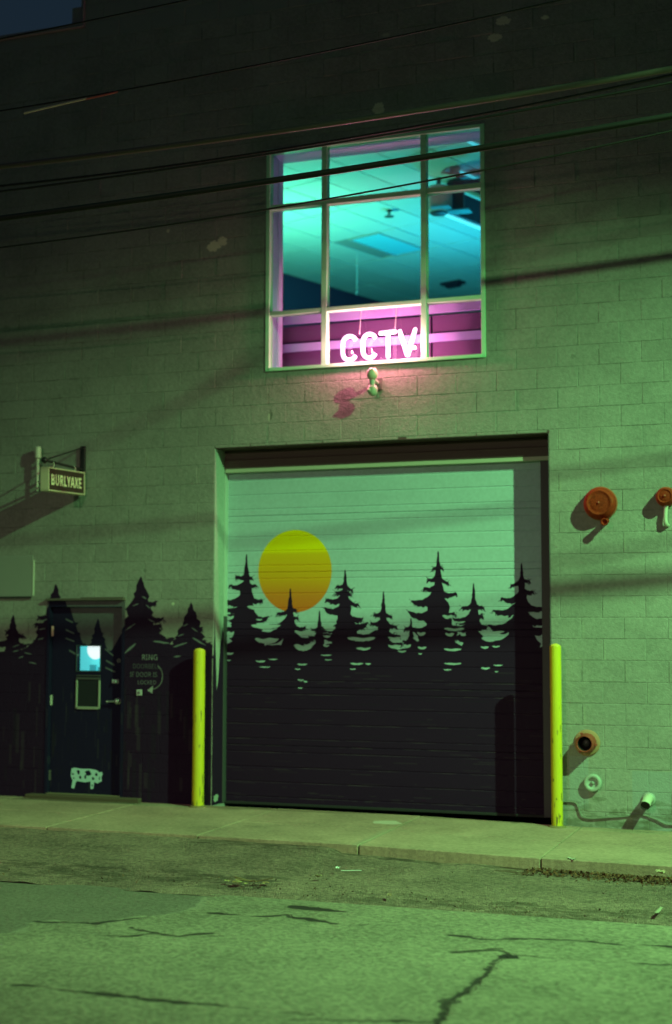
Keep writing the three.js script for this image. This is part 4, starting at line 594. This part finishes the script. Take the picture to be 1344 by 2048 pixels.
{
  const [t, f] = cable('overhead_cable', 'overhead wire with an added pale streak of reflected light at the upper left', 3.02, [0.006763, 0.109946, 6.866685], 0.007);
  const s = [[-6.78, f(-6.78) - 0.06, 3.03], [-6.4, f(-6.4) - 0.035, 3.03], [-6.15, f(-6.15) - 0.022, 3.03]]; mesh('glint_streak', tube(s, 0.009, 16, 10), std([0.7, 0.6, 0.45], 0.35), t);  // pale and red streaks stand in for light reflected on the wire
  mesh('glint_streak', tube([[-6.16, f(-6.16) - 0.026, 3.03], [-5.85, f(-5.85) - 0.012, 3.03]], 0.007, 8, 10), std([0.6, 0.12, 0.1], 0.4), t);
}

/* ---------- street lamp and added fill lamp (both stand outside the picture) ---------- */
function poleLamp(label, L, pole, stays) {
  const t = thing('pole_lamp', label, 'street lamp', [pole[0], 0, pole[1]]), at = new THREE.Vector3(...L.at), ax = new THREE.Vector3(...L.aim).sub(at).normalize(), steel = std([0.12, 0.12, 0.12], 0.5, { metalness: 0.4 });
  const o = at.clone().sub(t.position), back = o.clone().addScaledVector(ax, -0.16), q = new THREE.Quaternion().setFromUnitVectors(new THREE.Vector3(0, -1, 0), ax);
  mesh('pole', new THREE.CylinderGeometry(0.07, 0.11, 9.4, 20).translate(0, 4.6, 0), steel, t);
  const tip = back.clone().addScaledVector(ax, -0.1); mesh('arm', tube([[0, 9.0, 0], [tip.x * 0.3, 9.25, tip.z * 0.3], [tip.x * 0.75, tip.y + 0.5, tip.z * 0.75], [tip.x, tip.y + 0.04, tip.z]], 0.035, 30, 10), steel, t);
  const hood = mesh('lamp_hood', lathe([[0.2, 0.0], [0.21, 0.01], [0.2, 0.06], [0.14, 0.16], [0.06, 0.22], [0, 0.23]], 28), std([0.2, 0.2, 0.2], 0.5), t); hood.position.copy(o).addScaledVector(ax, -0.09); hood.quaternion.copy(q);
  const lens = mesh('lamp_lens', lathe([[0, -0.01], [0.17, 0.0], [0.19, 0.02], [0, 0.02]], 28), std([0.8, 0.8, 0.8], 0.4, { rgbEm: L.color.map((k) => k * 4) }), t); lens.position.copy(o).addScaledVector(ax, -0.085); lens.quaternion.copy(q);
  const s = new THREE.SpotLight(new THREE.Color().setRGB(...L.color), L.candela, 0, L.cone, 1, 2); s.position.copy(o); s.target.position.set(...L.aim).sub(t.position); t.add(s); t.add(s.target); s.castShadow = true; s.shadow.radius = 2.7; s.shadow.mapSize.set(2048, 2048); s.name = 'lamp_light';
  for (const [a, b] of stays) mesh('stay_wire', bar([a[0] - pole[0], a[1], a[2] - pole[1]], [b[0] - pole[0], b[1], b[2] - pole[1]], 0.009, 6), std([0.1, 0.1, 0.1], 0.5), t);
}
poleLamp('street lamp on a kerbside pole right of the view, throwing green light on the wall', LAMP, [5.6, 2.2], [[[0.05, 6.62, 3.577], [3.0, 7.76, 3.577]], [[0.6, 6.82, 3.577], [2.6, 7.93, 3.577]]]);
poleLamp('added warm fill lamp on a pole across the road, behind the camera', FILL_LAMP, [-10.4, 26.5], []);

/* ---------- litter ---------- */
function scrap(name, label, x, z, y, w, d, seed, rgb, fold = 0.02) {
  const g = new THREE.PlaneGeometry(w, d, 5, 4).rotateX(-Math.PI / 2), p = g.attributes.position, r = rng(seed);
  for (let i = 0; i < p.count; i++) { p.setY(i, fold * r()); p.setX(i, p.getX(i) * (0.8 + 0.4 * r())); p.setZ(i, p.getZ(i) * (0.75 + 0.5 * r())); }
  g.computeVertexNormals(); const m = topMesh(name, g.rotateY(r() * 3).translate(x, y, z), std(rgb, 0.8, { side: THREE.DoubleSide }), label, name.includes('leaf') ? 'leaf' : 'litter'); return m;
}
scrap('paper_scrap', 'crumpled white scrap of paper in the gutter below the roller door', -3.86, 2.88, -0.075, 0.035, 0.03, 1, [0.7, 0.75, 0.72], 0.02);
tag(mesh('drinking_straw', bar([-3.84, -0.09, 2.87], [-3.69, -0.088, 2.81], 0.0035, 8), std([0.55, 0.6, 0.55], 0.5), scene), 'thin pale straw lying beside the white paper scrap in the gutter', 'straw');
scrap('dry_leaf', 'pale dry leaf in the gutter nearest the paper scrap', -3.9, 3.2, -0.09, 0.07, 0.035, 2, [0.34, 0.25, 0.13]);
scrap('torn_card', 'pale torn piece of card on the kerb edge near the right bollard', -2.2, 1.88, -0.06, 0.07, 0.03, 3, [0.4, 0.4, 0.32]);
scrap('dry_leaf', 'pale dry leaf at the road edge below the middle of the roller door', -3.2, 3.62, -0.12, 0.08, 0.03, 4, [0.36, 0.26, 0.14]);
scrap('dry_leaf', 'pale dry leaf lying among brown leaf litter at the right', -1.45, 2.18, -0.08, 0.07, 0.05, 5, [0.4, 0.32, 0.2], 0.03);
scrap('paper_scrap', 'flat pale paper strip at the road edge on the far right', -1.3, 3.45, -0.125, 0.25, 0.03, 6, [0.3, 0.28, 0.2], 0.008);
{
  const t = thing('leaf_pile', 'small heap of dry leaves and twigs at the road edge right of the dark patch', 'leaf pile', [-4.38, -0.13, 3.52]), r = rng(15);
  for (let i = 0; i < 16; i++) { const g = new THREE.CircleGeometry(0.016 + r() * 0.016, 7).scale(1, 0.55, 1), p = g.attributes.position; for (let k = 0; k < p.count; k++) p.setZ(k, (r() - 0.5) * 0.012); g.rotateX(-Math.PI / 2 + (r() - 0.5) * 0.5).rotateY(r() * 6).translate((r() - 0.5) * 0.34, 0.015 + r() * 0.02, (r() - 0.5) * 0.1); g.computeVertexNormals(); mesh('leaf', g, std([0.28 + r() * 0.14, 0.2 + r() * 0.08, 0.1], 0.8, { side: THREE.DoubleSide }), t); }
  for (let i = 0; i < 5; i++) { const a = r() * 3, x = (r() - 0.5) * 0.2; mesh('twig', bar([x, 0.03, 0], [x + Math.cos(a) * 0.16, 0.04 + r() * 0.03, Math.sin(a) * 0.08], 0.004, 5), std([0.2, 0.14, 0.07], 0.9), t); }
}
{
  const leaf = new THREE.CircleGeometry(1, 6).scale(1, 0.55, 1).rotateX(-Math.PI / 2), p = leaf.attributes.position; for (let k = 0; k < p.count; k++) p.setY(k, 0.25 * Math.sin(k * 2.3)); leaf.computeVertexNormals();
  const N = 2200, im = new THREE.InstancedMesh(leaf, std([0.11, 0.045, 0.018], 0.9, { side: THREE.DoubleSide }), N), r = rng(19), q = new THREE.Object3D(), col = new THREE.Color();
  for (let i = 0; i < N; i++) {
    const brown = i < 1500, x = brown ? -2.55 + Math.pow(r(), 0.8) * 1.7 : -9 + r() * 8, z = brown ? 1.93 + r() * r() * 0.5 : (r() < 0.6 ? 3.35 + r() * 0.5 : 1.95 + r() * 1.9), s = brown ? 0.006 + r() * 0.014 : 0.004 + r() * 0.01;
    q.position.set(x, gy(x) - 0.075 - 0.04 * Math.min(1, Math.max(0, (x + 6.2) / 3)) * Math.max(0, 1 - (z - 1.9) / 0.95) - 0.05 * Math.min(1, (z - 1.9) / 1.6) + r() * 0.02, z); q.rotation.set((r() - 0.5) * 1.2, r() * 6.28, (r() - 0.5) * 1.2); q.scale.set(s, s, s); q.updateMatrix(); im.setMatrixAt(i, q.matrix);
    const k = 0.5 + r() * 0.9; im.setColorAt(i, brown ? col.setRGB(k, k, k) : col.setRGB(k * 1.1, k * 1.5, k * 2.2));
  }
  im.name = 'leaf_litter'; im.userData.kind = 'stuff'; im.castShadow = im.receiveShadow = true; scene.add(im); tag(im, 'brown fallen leaves and grit strewn along the gutter', 'leaf litter');
}
renderer.render(scene, camera);
